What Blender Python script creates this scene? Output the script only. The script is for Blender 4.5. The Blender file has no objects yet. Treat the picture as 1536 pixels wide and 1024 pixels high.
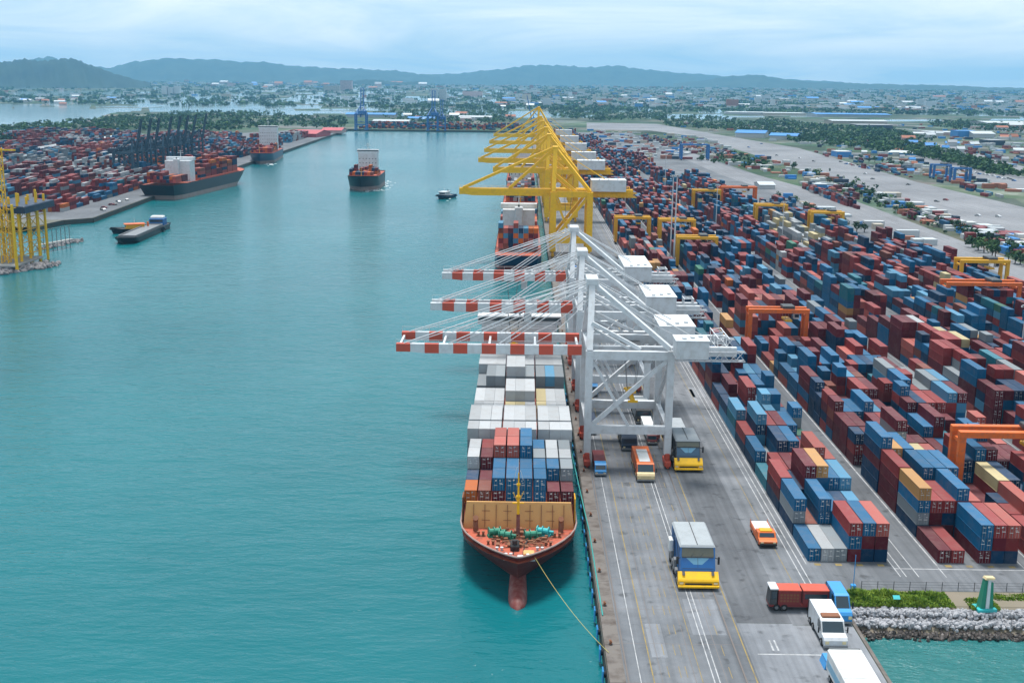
SKYA = (6.2, 8.0, 9.4)
SKYB = (11.0, 11.3, 11.5)
HORIZON = 1.30
HAZE_COL = (0.25, 0.65, 1.0)
HAZE_D = 5.4e-5
EXPO = 0.08
SUN_E = 5.0
SUN_ANG = 16
import bpy, bmesh, math, random
import numpy as np
from mathutils import Vector, Matrix, Euler
R = math.radians
random.seed(7)
S = bpy.context.scene
COL = S.collection

# ------------------------------------------------------------------ camera
CAMZ = 88.0
WATER = -3.0
F = 1700.0
PITCH = math.atan(384.0 / F)
YAW = math.atan(14.0 * math.cos(PITCH) / F)
ROLL = R(0.62)
CAMM = Matrix.Translation((0, 0, CAMZ)) @ Matrix.Rotation(YAW, 4, 'Z') @ Matrix.Rotation(math.pi / 2 - PITCH, 4, 'X') @ Matrix.Rotation(ROLL, 4, 'Z')
CINV = CAMM.inverted()
cd = bpy.data.cameras.new('camera')
cd.sensor_width = 36.0
cd.lens = 36.0 * F / 1536.0
cd.clip_start = 1.0
cd.clip_end = 90000.0
cam = bpy.data.objects.new('camera', cd)
COL.objects.link(cam)
cam.matrix_world = CAMM
S.camera = cam


RISE = 82.0


def gz(y):
    """the plain climbs gently from 4 km out towards the hills"""
    t = min(max((y - 3800) / 9500, 0.0), 1.0)
    return RISE * t * t * (3 - 2 * t)


def at(px, py, z=None):
    """point of the ground (or of the horizontal plane z) that a photograph pixel looks at"""
    d = CAMM.to_3x3() @ Vector(((px - 768) / F, -(py - 512) / F, -1.0))
    if z is not None:
        return Vector((0, 0, CAMZ)) + d * ((z - CAMZ) / d.z)
    t0 = 50.0
    while t0 < 26000:
        p = Vector((0, 0, CAMZ)) + d * t0
        if p.z <= gz(p.y):
            lo = t0 / 1.03
            hi = t0
            for _ in range(30):
                m = (lo + hi) / 2
                p = Vector((0, 0, CAMZ)) + d * m
                if p.z <= gz(p.y):
                    hi = m
                else:
                    lo = m
            return Vector((0, 0, CAMZ)) + d * hi
        t0 *= 1.03
    return Vector((0, 0, CAMZ)) + d * 26000


def depth(p):
    return -(CINV @ Vector(p)).z


def proj(p):
    c = CINV @ Vector(p)
    return 768 + F * c.x / -c.z, 512 - F * c.y / -c.z


ONES = ['', 'first', 'second', 'third', 'fourth', 'fifth', 'sixth', 'seventh', 'eighth', 'ninth', 'tenth', 'eleventh', 'twelfth', 'thirteenth',
        'fourteenth', 'fifteenth', 'sixteenth', 'seventeenth', 'eighteenth', 'nineteenth']
TENS = {2: 'twent', 3: 'thirt', 4: 'fort', 5: 'fift', 6: 'sixt', 7: 'sevent', 8: 'eight', 9: 'ninet'}


def ordinal(n):
    if n < 20:
        return ONES[n]
    t, o = divmod(n, 10)
    return TENS[t] + ('ieth' if o == 0 else 'y-' + ONES[o])


# ------------------------------------------------------------------ materials
def paint(name, col, rough=0.5, dirt=0.25, dscale=0.35, dcol=(0.12, 0.10, 0.085), metal=0.0, spec=0.4, bump=0.0, bscale=8.0):
    m = bpy.data.materials.new(name)
    m.use_nodes = True
    nt = m.node_tree
    b = nt.nodes['Principled BSDF']
    b.inputs['Roughness'].default_value = rough
    b.inputs['Metallic'].default_value = metal
    b.inputs['Specular IOR Level'].default_value = spec
    tc = nt.nodes.new('ShaderNodeTexCoord')
    if dirt > 0:
        n = nt.nodes.new('ShaderNodeTexNoise')
        n.inputs['Scale'].default_value = dscale
        n.inputs['Detail'].default_value = 6
        n.inputs['Roughness'].default_value = 0.65
        nt.links.new(tc.outputs['Object'], n.inputs['Vector'])
        r = nt.nodes.new('ShaderNodeMapRange')
        r.inputs['From Min'].default_value = 0.45
        r.inputs['From Max'].default_value = 0.75
        r.inputs['To Max'].default_value = dirt
        nt.links.new(n.outputs['Fac'], r.inputs['Value'])
        mx = nt.nodes.new('ShaderNodeMix')
        mx.data_type = 'RGBA'
        mx.inputs[6].default_value = (*col, 1)
        mx.inputs[7].default_value = (*dcol, 1)
        nt.links.new(r.outputs['Result'], mx.inputs[0])
        nt.links.new(mx.outputs[2], b.inputs['Base Color'])
    else:
        b.inputs['Base Color'].default_value = (*col, 1)
    if bump > 0:
        n2 = nt.nodes.new('ShaderNodeTexNoise')
        n2.inputs['Scale'].default_value = bscale
        n2.inputs['Detail'].default_value = 4
        nt.links.new(tc.outputs['Object'], n2.inputs['Vector'])
        bp = nt.nodes.new('ShaderNodeBump')
        bp.inputs['Strength'].default_value = bump
        nt.links.new(n2.outputs['Fac'], bp.inputs['Height'])
        nt.links.new(bp.outputs['Normal'], b.inputs['Normal'])
    return m


M = {}


def mk(k, *a, **kw):
    M[k] = paint(k, *a, **kw)


mk('white', (0.58, 0.61, 0.635), 0.45, 0.55, 0.55, (0.34, 0.32, 0.30))
mk('grey_white', (0.52, 0.55, 0.57), 0.5, 0.35, 0.6, (0.25, 0.23, 0.21))
mk('red', (0.50, 0.075, 0.04), 0.5, 0.3)
mk('orange', (0.66, 0.13, 0.015), 0.5, 0.55, 0.9)
mk('yellow', (0.82, 0.46, 0.003), 0.5, 0.3, 0.8)
mk('gold', (0.68, 0.35, 0.006), 0.5, 0.35)
mk('blue', (0.02, 0.13, 0.36), 0.45, 0.3)
mk('sky_blue', (0.04, 0.27, 0.60), 0.4, 0.2)
mk('navy', (0.012, 0.028, 0.06), 0.5, 0.3)
mk('teal_dark', (0.012, 0.05, 0.085), 0.5, 0.3)
mk('black', (0.018, 0.018, 0.02), 0.5, 0.2)
mk('hull_maroon', (0.15, 0.028, 0.026), 0.5, 0.6, 0.5, (0.20, 0.09, 0.06))
mk('hull_black', (0.012, 0.017, 0.024), 0.4, 0.3, 0.1, (0.05, 0.03, 0.025))
mk('hull_blue', (0.012, 0.05, 0.11), 0.4, 0.3, 0.1)
mk('boot_red', (0.19, 0.04, 0.032), 0.5, 0.6, 0.7, (0.38, 0.24, 0.21))
mk('boot_pale', (0.30, 0.22, 0.20), 0.6, 0.5, 0.2, (0.16, 0.08, 0.06))
mk('deck_red', (0.42, 0.09, 0.045), 0.65, 0.9, 0.8, (0.06, 0.03, 0.026))
mk('tan', (0.62, 0.34, 0.12), 0.6, 0.35, 0.35, (0.38, 0.21, 0.11))
mk('rust', (0.22, 0.09, 0.045), 0.8, 0.5, 0.8, (0.09, 0.05, 0.035))
mk('steel', (0.20, 0.21, 0.22), 0.45, 0.3, metal=0.3)
mk('dark_steel', (0.045, 0.05, 0.055), 0.5, 0.3)
mk('rubber', (0.015, 0.015, 0.016), 0.85, 0.2)
mk('glass', (0.015, 0.035, 0.05), 0.08, 0.0, spec=0.7)
mk('khaki_glass', (0.10, 0.10, 0.07), 0.15, 0.4, 0.6, (0.03, 0.05, 0.06), spec=0.6)
mk('tarp_grey', (0.30, 0.33, 0.35), 0.7, 0.4, 0.5, (0.16, 0.17, 0.17))
mk('tarp_white', (0.62, 0.64, 0.64), 0.7, 0.5, 0.35, (0.38, 0.36, 0.31))
mk('rope_yellow', (0.45, 0.40, 0.12), 0.8, 0.2)
mk('rope_teal', (0.03, 0.28, 0.26), 0.8, 0.2)
mk('green', (0.02, 0.22, 0.14), 0.5, 0.2)
mk('teal', (0.03, 0.40, 0.42), 0.5, 0.2)
mk('van_red', (0.19, 0.026, 0.026), 0.45, 0.4, 0.6, (0.10, 0.03, 0.03))
mk('lamp_glass', (0.7, 0.6, 0.35), 0.2, 0.0)
mk('bark', (0.07, 0.05, 0.035), 0.9, 0.4)
mk('roof_red', (0.42, 0.07, 0.08), 0.6, 0.3, 0.1)
mk('roof_blue', (0.03, 0.20, 0.50), 0.5, 0.3, 0.05)
mk('roof_white', (0.44, 0.48, 0.50), 0.5, 0.35, 0.03, (0.38, 0.40, 0.40))
mk('roof_grey', (0.26, 0.28, 0.30), 0.6, 0.3, 0.05)
mk('roof_tile', (0.32, 0.12, 0.07), 0.8, 0.3, 0.2)
mk('wall_white', (0.44, 0.46, 0.47), 0.7, 0.3, 0.1, (0.40, 0.38, 0.35))
mk('wall_pink', (0.50, 0.34, 0.32), 0.7, 0.3, 0.1)
mk('wall_cream', (0.42, 0.38, 0.31), 0.7, 0.3, 0.1)
mk('concrete', (0.30, 0.30, 0.29), 0.85, 0.5, 0.12, (0.16, 0.14, 0.12))
mk('coping', (0.145, 0.13, 0.118), 0.9, 0.95, 0.30, (0.045, 0.03, 0.024), bump=0.3, bscale=3)
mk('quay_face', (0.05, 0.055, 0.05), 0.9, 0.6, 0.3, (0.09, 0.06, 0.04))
mk('line_white', (0.40, 0.41, 0.42), 0.8, 0.95, 0.5, (0.13, 0.135, 0.14))
mk('line_yellow', (0.26, 0.19, 0.06), 0.8, 0.9, 0.5, (0.08, 0.078, 0.075))
mk('rail_steel', (0.13, 0.11, 0.10), 0.5, 0.4, 0.7)
mk('foam_white', (0.70, 0.74, 0.75), 0.7, 0.5, 0.25, (0.10, 0.32, 0.34))
mk('soil', (0.20, 0.17, 0.13), 0.95, 0.5, 0.05, (0.10, 0.11, 0.06))


def foliage(name, c1, c2, scale):
    m = bpy.data.materials.new(name)
    m.use_nodes = True
    nt = m.node_tree
    b = nt.nodes['Principled BSDF']
    b.inputs['Roughness'].default_value = 0.8
    b.inputs['Specular IOR Level'].default_value = 0.15
    tc = nt.nodes.new('ShaderNodeTexCoord')
    n = nt.nodes.new('ShaderNodeTexNoise')
    n.inputs['Scale'].default_value = scale
    n.inputs['Detail'].default_value = 5
    nt.links.new(tc.outputs['Object'], n.inputs['Vector'])
    cr = nt.nodes.new('ShaderNodeValToRGB')
    cr.color_ramp.elements[0].position = 0.35
    cr.color_ramp.elements[1].position = 0.68
    cr.color_ramp.elements[0].color = (*c1, 1)
    cr.color_ramp.elements[1].color = (*c2, 1)
    nt.links.new(n.outputs['Fac'], cr.inputs['Fac'])
    nt.links.new(cr.outputs['Color'], b.inputs['Base Color'])
    M[name] = m


foliage('leaf_dark', (0.018, 0.045, 0.022), (0.05, 0.105, 0.045), 0.06)
foliage('leaf_mid', (0.03, 0.075, 0.025), (0.08, 0.15, 0.05), 0.06)
foliage('leaf_grass', (0.06, 0.14, 0.012), (0.30, 0.40, 0.06), 0.9)


def ground_material():
    m = bpy.data.materials.new('ground')
    m.use_nodes = True
    nt = m.node_tree
    L = nt.links.new
    b = nt.nodes['Principled BSDF']
    b.inputs['Roughness'].default_value = 0.95
    b.inputs['Specular IOR Level'].default_value = 0.1
    tc = nt.nodes.new('ShaderNodeTexCoord')
    mp = nt.nodes.new('ShaderNodeMapping')
    mp.inputs['Scale'].default_value = (1, 0.8, 1)
    L(tc.outputs['Object'], mp.inputs['Vector'])
    n = nt.nodes.new('ShaderNodeTexNoise')
    n.inputs['Scale'].default_value = 0.006
    n.inputs['Detail'].default_value = 8
    n.inputs['Roughness'].default_value = 0.7
    L(mp.outputs['Vector'], n.inputs['Vector'])
    cr = nt.nodes.new('ShaderNodeValToRGB')
    e = cr.color_ramp.elements
    e[0].position = 0.30
    e[0].color = (0.025, 0.05, 0.03, 1)
    e[1].position = 0.72
    e[1].color = (0.24, 0.25, 0.24, 1)
    x = e.new(0.46)
    x.color = (0.045, 0.075, 0.045, 1)
    x = e.new(0.54)
    x.color = (0.085, 0.10, 0.075, 1)
    x = e.new(0.62)
    x.color = (0.15, 0.155, 0.145, 1)
    L(n.outputs['Fac'], cr.inputs['Fac'])
    # field-sized cells
    v = nt.nodes.new('ShaderNodeTexVoronoi')
    v.inputs['Scale'].default_value = 0.011
    L(mp.outputs['Vector'], v.inputs['Vector'])
    mx = nt.nodes.new('ShaderNodeMix')
    mx.data_type = 'RGBA'
    mx.blend_type = 'MULTIPLY'
    mx.inputs[0].default_value = 0.6
    L(cr.outputs['Color'], mx.inputs[6])
    hs = nt.nodes.new('ShaderNodeHueSaturation')
    hs.inputs['Saturation'].default_value = 0.25
    hs.inputs['Value'].default_value = 1.5
    L(v.outputs['Color'], hs.inputs['Color'])
    L(hs.outputs['Color'], mx.inputs[7])
    L(mx.outputs[2], b.inputs['Base Color'])
    return m


def paving_material(name, base, light, dark, big=0.045, patches=0.0):
    m = bpy.data.materials.new(name)
    m.use_nodes = True
    nt = m.node_tree
    L = nt.links.new
    b = nt.nodes['Principled BSDF']
    b.inputs['Roughness'].default_value = 0.85
    b.inputs['Specular IOR Level'].default_value = 0.25
    tc = nt.nodes.new('ShaderNodeTexCoord')
    n = nt.nodes.new('ShaderNodeTexNoise')
    n.inputs['Scale'].default_value = big
    n.inputs['Detail'].default_value = 9
    n.inputs['Roughness'].default_value = 0.68
    L(tc.outputs['Object'], n.inputs['Vector'])
    cr = nt.nodes.new('ShaderNodeValToRGB')
    e = cr.color_ramp.elements
    e[0].position = 0.32
    e[0].color = (*dark, 1)
    e[1].position = 0.70
    e[1].color = (*light, 1)
    x = e.new(0.5)
    x.color = (*base, 1)
    L(n.outputs['Fac'], cr.inputs['Fac'])
    # tyre streaks that run along the quay
    mp = nt.nodes.new('ShaderNodeMapping')
    mp.inputs['Scale'].default_value = (0.9, 0.012, 1)
    L(tc.outputs['Object'], mp.inputs['Vector'])
    s = nt.nodes.new('ShaderNodeTexNoise')
    s.inputs['Scale'].default_value = 1.0
    s.inputs['Detail'].default_value = 5
    L(mp.outputs['Vector'], s.inputs['Vector'])
    sr = nt.nodes.new('ShaderNodeMapRange')
    sr.inputs['From Min'].default_value = 0.35
    sr.inputs['From Max'].default_value = 0.65
    sr.inputs['To Min'].default_value = 0.82
    sr.inputs['To Max'].default_value = 1.08
    L(s.outputs['Fac'], sr.inputs['Value'])
    # oil spots
    o = nt.nodes.new('ShaderNodeTexNoise')
    o.inputs['Scale'].default_value = 0.35
    o.inputs['Detail'].default_value = 3
    L(tc.outputs['Object'], o.inputs['Vector'])
    orr = nt.nodes.new('ShaderNodeMapRange')
    orr.inputs['From Min'].default_value = 0.60
    orr.inputs['From Max'].default_value = 0.72
    orr.inputs['To Min'].default_value = 1.0
    orr.inputs['To Max'].default_value = 0.55
    L(o.outputs['Fac'], orr.inputs['Value'])
    mu = nt.nodes.new('ShaderNodeMath')
    mu.operation = 'MULTIPLY'
    L(sr.outputs['Result'], mu.inputs[0])
    L(orr.outputs['Result'], mu.inputs[1])
    vm = nt.nodes.new('ShaderNodeVectorMath')
    vm.operation = 'SCALE'
    L(cr.outputs['Color'], vm.inputs[0])
    L(mu.outputs['Value'], vm.inputs['Scale'])
    L(vm.outputs['Vector'], b.inputs['Base Color'])
    return m


def water_material(name, base, light, rough, chop, scale):
    m = bpy.data.materials.new(name)
    m.use_nodes = True
    nt = m.node_tree
    L = nt.links.new
    b = nt.nodes['Principled BSDF']
    b.inputs['Roughness'].default_value = rough
    b.inputs['IOR'].default_value = 1.33
    b.inputs['Specular IOR Level'].default_value = 0.42
    tc = nt.nodes.new('ShaderNodeTexCoord')
    n = nt.nodes.new('ShaderNodeTexNoise')
    n.inputs['Scale'].default_value = 0.008
    n.inputs['Detail'].default_value = 7
    n.inputs['Roughness'].default_value = 0.6
    mp0 = nt.nodes.new('ShaderNodeMapping')
    mp0.inputs['Scale'].default_value = (0.7, 0.5, 1)
    L(tc.outputs['Object'], mp0.inputs['Vector'])
    L(mp0.outputs['Vector'], n.inputs['Vector'])
    r = nt.nodes.new('ShaderNodeMapRange')
    r.inputs['From Min'].default_value = 0.3
    r.inputs['From Max'].default_value = 0.7
    L(n.outputs['Fac'], r.inputs['Value'])
    mx = nt.nodes.new('ShaderNodeMix')
    mx.data_type = 'RGBA'
    mx.inputs[6].default_value = (*base, 1)
    mx.inputs[7].default_value = (*light, 1)
    L(r.outputs['Result'], mx.inputs[0])
    L(mx.outputs[2], b.inputs['Base Color'])
    hs = None
    for sc, st, w in ((scale * 0.22, (0.6, 1.3, 1), 1.6), (scale, (0.6, 1.6, 1), 0.55), (scale * 3.3, (0.8, 1.3, 1), 0.16)):
        mp = nt.nodes.new('ShaderNodeMapping')
        mp.inputs['Scale'].default_value = st
        mp.inputs['Rotation'].default_value = (0, 0, 0.25)
        L(tc.outputs['Object'], mp.inputs['Vector'])
        k = nt.nodes.new('ShaderNodeTexNoise')
        k.inputs['Scale'].default_value = sc
        k.inputs['Detail'].default_value = 3
        k.inputs['Distortion'].default_value = 0.3
        L(mp.outputs['Vector'], k.inputs['Vector'])
        mu = nt.nodes.new('ShaderNodeMath')
        mu.operation = 'MULTIPLY'
        mu.inputs[1].default_value = w
        L(k.outputs['Fac'], mu.inputs[0])
        if hs is None:
            hs = mu
        else:
            ad = nt.nodes.new('ShaderNodeMath')
            ad.operation = 'ADD'
            L(hs.outputs[0], ad.inputs[0])
            L(mu.outputs[0], ad.inputs[1])
            hs = ad
    bp = nt.nodes.new('ShaderNodeBump')
    bp.inputs['Strength'].default_value = 1.0
    bp.inputs['Distance'].default_value = chop
    wp = nt.nodes.new('ShaderNodeTexNoise')
    wp.inputs['Scale'].default_value = 0.006
    wp.inputs['Detail'].default_value = 5
    L(mp0.outputs['Vector'], wp.inputs['Vector'])
    wr = nt.nodes.new('ShaderNodeMapRange')
    wr.inputs['From Min'].default_value = 0.38
    wr.inputs['From Max'].default_value = 0.62
    wr.inputs['To Min'].default_value = 0.55
    wr.inputs['To Max'].default_value = 1.0
    L(wp.outputs['Fac'], wr.inputs['Value'])
    L(wr.outputs['Result'], bp.inputs['Strength'])
    L(hs.outputs[0], bp.inputs['Height'])
    L(bp.outputs['Normal'], b.inputs['Normal'])
    return m


M['ground'] = ground_material()
M['apron'] = paving_material('apron', (0.142, 0.153, 0.168), (0.209, 0.219, 0.237), (0.087, 0.095, 0.106))
M['new_asphalt'] = paving_material('new_asphalt', (0.103, 0.110, 0.121), (0.145, 0.153, 0.165), (0.067, 0.072, 0.081))
M['old_concrete'] = paving_material('old_concrete', (0.195, 0.209, 0.230), (0.262, 0.275, 0.297), (0.133, 0.144, 0.161))
M['yard'] = paving_material('yard', (0.119, 0.128, 0.140), (0.175, 0.184, 0.198), (0.076, 0.082, 0.092), 0.02)
M['road'] = paving_material('road', (0.184, 0.190, 0.203), (0.233, 0.240, 0.254), (0.126, 0.130, 0.140), 0.008)
M['water'] = water_material('water', (0.002, 0.092, 0.110), (0.007, 0.140, 0.158), 0.13, 0.58, 0.55)
M['water_inlet'] = water_material('water_inlet', (0.014, 0.115, 0.118), (0.04, 0.17, 0.17), 0.12, 1.3, 0.8)
M['pond'] = water_material('pond', (0.16, 0.24, 0.26), (0.24, 0.31, 0.32), 0.08, 0.03, 0.2)


def container_material():
    m = bpy.data.materials.new('container_paint')
    m.use_nodes = True
    nt = m.node_tree
    L = nt.links.new
    b = nt.nodes['Principled BSDF']
    b.inputs['Roughness'].default_value = 0.6
    b.inputs['Specular IOR Level'].default_value = 0.10
    a = nt.nodes.new('ShaderNodeAttribute')
    a.attribute_name = 'col'
    oi = nt.nodes.new('ShaderNodeObjectInfo')
    tc = nt.nodes.new('ShaderNodeTexCoord')
    off = nt.nodes.new('ShaderNodeVectorMath')
    off.operation = 'ADD'
    L(tc.outputs['Object'], off.inputs[0])
    sc = nt.nodes.new('ShaderNodeVectorMath')
    sc.operation = 'SCALE'
    sc.inputs[0].default_value = (91, 53, 37)
    L(oi.outputs['Random'], sc.inputs['Scale'])
    L(sc.outputs['Vector'], off.inputs[1])
    n = nt.nodes.new('ShaderNodeTexNoise')
    n.inputs['Scale'].default_value = 0.45
    n.inputs['Detail'].default_value = 7
    n.inputs['Roughness'].default_value = 0.7
    L(off.outputs['Vector'], n.inputs['Vector'])
    r = nt.nodes.new('ShaderNodeMapRange')
    r.inputs['From Min'].default_value = 0.46
    r.inputs['From Max'].default_value = 0.78
    r.inputs['To Max'].default_value = 0.30
    L(n.outputs['Fac'], r.inputs['Value'])
    mx = nt.nodes.new('ShaderNodeMix')
    mx.data_type = 'RGBA'
    mx.inputs[7].default_value = (0.22, 0.17, 0.14, 1)
    L(a.outputs['Color'], mx.inputs[6])
    L(r.outputs['Result'], mx.inputs[0])
    hv = nt.nodes.new('ShaderNodeHueSaturation')
    mr = nt.nodes.new('ShaderNodeMapRange')
    mr.inputs['To Min'].default_value = 0.8
    mr.inputs['To Max'].default_value = 1.15
    L(oi.outputs['Random'], mr.inputs['Value'])
    L(mr.outputs['Result'], hv.inputs['Value'])
    ge = nt.nodes.new('ShaderNodeNewGeometry')
    sx = nt.nodes.new('ShaderNodeSeparateXYZ')
    L(ge.outputs['True Normal'], sx.inputs[0])
    gt = nt.nodes.new('ShaderNodeMapRange')          # light from above put into the roof colour, with some dust and bleaching
    gt.inputs['From Min'].default_value = 0.7
    gt.inputs['From Max'].default_value = 0.9
    gt.inputs['To Max'].default_value = 0.08
    L(sx.outputs['Z'], gt.inputs['Value'])
    du = nt.nodes.new('ShaderNodeMix')
    du.data_type = 'RGBA'
    du.inputs[7].default_value = (0.42, 0.41, 0.40, 1)
    L(gt.outputs['Result'], du.inputs[0])
    L(mx.outputs[2], du.inputs[6])
    L(du.outputs[2], hv.inputs['Color'])
    L(hv.outputs['Color'], b.inputs['Base Color'])
    uv = nt.nodes.new('ShaderNodeUVMap')
    uv.uv_map = 'UVMap'
    w = nt.nodes.new('ShaderNodeTexWave')
    w.wave_type = 'BANDS'
    w.bands_direction = 'X'
    w.inputs['Scale'].default_value = 0.6
    w.inputs['Distortion'].default_value = 0
    L(uv.outputs['UV'], w.inputs['Vector'])
    bp = nt.nodes.new('ShaderNodeBump')
    bp.inputs['Strength'].default_value = 0.55
    bp.inputs['Distance'].default_value = 0.06
    L(w.outputs['Fac'], bp.inputs['Height'])
    L(bp.outputs['Normal'], b.inputs['Normal'])
    return m


M['container'] = container_material()


# ------------------------------------------------------------------ mesh builder
class MB:
    def __init__(self):
        self.v, self.f, self.m = [], [], []

    def add(self, vs, fs, mi=0):
        o = len(self.v)
        self.v += [tuple(p) for p in vs]
        for f in fs:
            self.f.append([o + i for i in f])
            self.m.append(mi)
        return self

    def box(self, x0, x1, y0, y1, z0, z1, mi=0):
        return self.add([(x0, y0, z0), (x1, y0, z0), (x1, y1, z0), (x0, y1, z0), (x0, y0, z1), (x1, y0, z1), (x1, y1, z1), (x0, y1, z1)],
                        [(3, 2, 1, 0), (4, 5, 6, 7), (0, 1, 5, 4), (1, 2, 6, 5), (2, 3, 7, 6), (3, 0, 4, 7)], mi)

    def cbox(self, x0, x1, y0, y1, z0, z1, c=0.1, mi=0):
        """box whose vertical and top edges are chamfered"""
        def ring(ins, z):
            a, b2, d, e = x0 + ins, x1 - ins, y0 + ins, y1 - ins
            return [(a + c, d, z), (b2 - c, d, z), (b2, d + c, z), (b2, e - c, z), (b2 - c, e, z), (a + c, e, z), (a, e - c, z), (a, d + c, z)]
        return self.loft([ring(0, z0), ring(0, z1 - c), ring(c * 0.8, z1)], True, True, mi)

    def loft(self, rings, cap0=True, cap1=True, mi=0):
        n = len(rings[0])
        vs = [p for r in rings for p in r]
        fs = []
        for k in range(len(rings) - 1):
            for i in range(n):
                j = (i + 1) % n
                fs.append((k * n + i, k * n + j, (k + 1) * n + j, (k + 1) * n + i))
        if cap0:
            fs.append(tuple(range(n))[::-1])
        if cap1:
            fs.append(tuple((len(rings) - 1) * n + i for i in range(n)))
        return self.add(vs, fs, mi)

    def beam(self, p, q, w, h=None, mi=0, up=(0, 0, 1)):
        p, q = Vector(p), Vector(q)
        h = w if h is None else h
        d = (q - p).normalized()
        u = Vector(up)
        if abs(d.dot(u)) > 0.98:
            u = Vector((0, 1, 0))
        s = d.cross(u).normalized()
        u = s.cross(d)
        s, u = s * w / 2, u * h / 2
        return self.loft([[p - s - u, p + s - u, p + s + u, p - s + u], [q - s - u, q + s - u, q + s + u, q - s + u]], mi=mi)

    def tube(self, p, q, r, n=8, r2=None, mi=0):
        p, q = Vector(p), Vector(q)
        r2 = r if r2 is None else r2
        d = (q - p).normalized()
        u = Vector((0, 0, 1)) if abs(d.z) < 0.95 else Vector((1, 0, 0))
        s = d.cross(u).normalized()
        u = s.cross(d)
        ring = lambda c, rr: [c + (s * math.cos(2 * math.pi * i / n) + u * math.sin(2 * math.pi * i / n)) * rr for i in range(n)]
        return self.loft([ring(p, r), ring(q, r2)], mi=mi)

    def path(self, pts, r, n=6, mi=0):
        pts = [Vector(p) for p in pts]
        rings = []
        for i, p in enumerate(pts):
            d = (pts[min(i + 1, len(pts) - 1)] - pts[max(i - 1, 0)]).normalized()
            u = Vector((0, 0, 1)) if abs(d.z) < 0.95 else Vector((1, 0, 0))
            s = d.cross(u).normalized()
            u = s.cross(d)
            rings.append([p + (s * math.cos(2 * math.pi * k / n) + u * math.sin(2 * math.pi * k / n)) * r for k in range(n)])
        return self.loft(rings, mi=mi)

    def prism(self, prof, x0, x1, mi=0):
        """profile of (y, z) pulled along x"""
        return self.loft([[(x0, y, z) for y, z in prof], [(x1, y, z) for y, z in prof]], mi=mi)

    def truss(self, p, q, w, h, n, r=0.12, mi=0):
        """box lattice from p to q"""
        p, q = Vector(p), Vector(q)
        d = (q - p).normalized()
        u = Vector((0, 0, 1)) if abs(d.z) < 0.9 else Vector((0, 1, 0))
        s = d.cross(u).normalized() * w / 2
        u = s.cross(d).normalized() * h / 2
        cs = [-s - u, s - u, s + u, -s + u]
        for c in cs:
            self.beam(p + c, q + c, r, r, mi)
        for k in range(n):
            a, b2 = p.lerp(q, k / n), p.lerp(q, (k + 1) / n)
            for i in range(4):
                j = (i + 1) % 4
                x, y = (i, j) if k % 2 else (j, i)
                self.beam(a + cs[x], b2 + cs[y], r * 0.7, r * 0.7, mi)
        return self

    def build(self, name, mats, parent=None, loc=None, rot=None, smooth=False):
        me = bpy.data.meshes.new(name)
        me.from_pydata(self.v, [], self.f)
        if not isinstance(mats, (list, tuple)):
            mats = [mats]
        for k in mats:
            me.materials.append(M[k] if isinstance(k, str) else k)
        if len(mats) > 1:
            me.polygons.foreach_set('material_index', self.m)
        bm = bmesh.new()
        bm.from_mesh(me)
        bmesh.ops.recalc_face_normals(bm, faces=bm.faces)
        bm.to_mesh(me)
        bm.free()
        if smooth:
            me.polygons.foreach_set('use_smooth', [True] * len(me.polygons))
        o = bpy.data.objects.new(name, me)
        COL.objects.link(o)
        if parent is not None:
            o.parent = parent
        if loc is not None:
            o.location = loc
        if rot is not None:
            o.rotation_euler = (0, 0, rot)
        return o


def tag(o, label=None, cat=None, group=None, kind=None):
    if label:
        o['label'] = label
    if cat:
        o['category'] = cat
    if group:
        o['group'] = group
    if kind:
        o['kind'] = kind
    return o


def thing(name, label, cat, loc=(0, 0, 0), rot=0.0, group=None):
    o = bpy.data.objects.new(name, None)
    o.empty_display_size = 2
    COL.objects.link(o)
    o.location = loc
    o.rotation_euler = (0, 0, rot)
    return tag(o, label, cat, group)


def dup(root, loc, rot=None, label=None, group=None, scale=None):
    r = root.copy()
    COL.objects.link(r)
    r.location = loc
    if rot is not None:
        r.rotation_euler = (0, 0, rot)
    if scale is not None:
        r.scale = scale if not isinstance(scale, (int, float)) else (scale,) * 3
    tag(r, label, None, group)
    for ch in list(root.children):
        c = ch.copy()
        COL.objects.link(c)
        c.parent = r
        for g in list(ch.children):
            d = g.copy()
            COL.objects.link(d)
            d.parent = c
    return r


def struct(name, mb, mat, label=None):
    o = mb.build(name, mat)
    o['kind'] = 'structure'
    if label:
        o['label'] = label
    return o


def polysheet(name, pts, z, mat, kind='structure'):
    from mathutils.geometry import tessellate_polygon
    tri = tessellate_polygon([[Vector((p[0], p[1], 0)) for p in pts]])
    fs = []
    for t in tri:
        p = [Vector((pts[i][0], pts[i][1])) for i in t]
        cr = (p[1] - p[0]).cross(p[2] - p[0])
        fs.append(tuple(t) if cr > 0 else tuple(t)[::-1])
    me = bpy.data.meshes.new(name)
    me.from_pydata([(p[0], p[1], z) for p in pts], [], fs)
    me.materials.append(M[mat])
    o = bpy.data.objects.new(name, me)
    COL.objects.link(o)
    o['kind'] = kind
    return o
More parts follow.
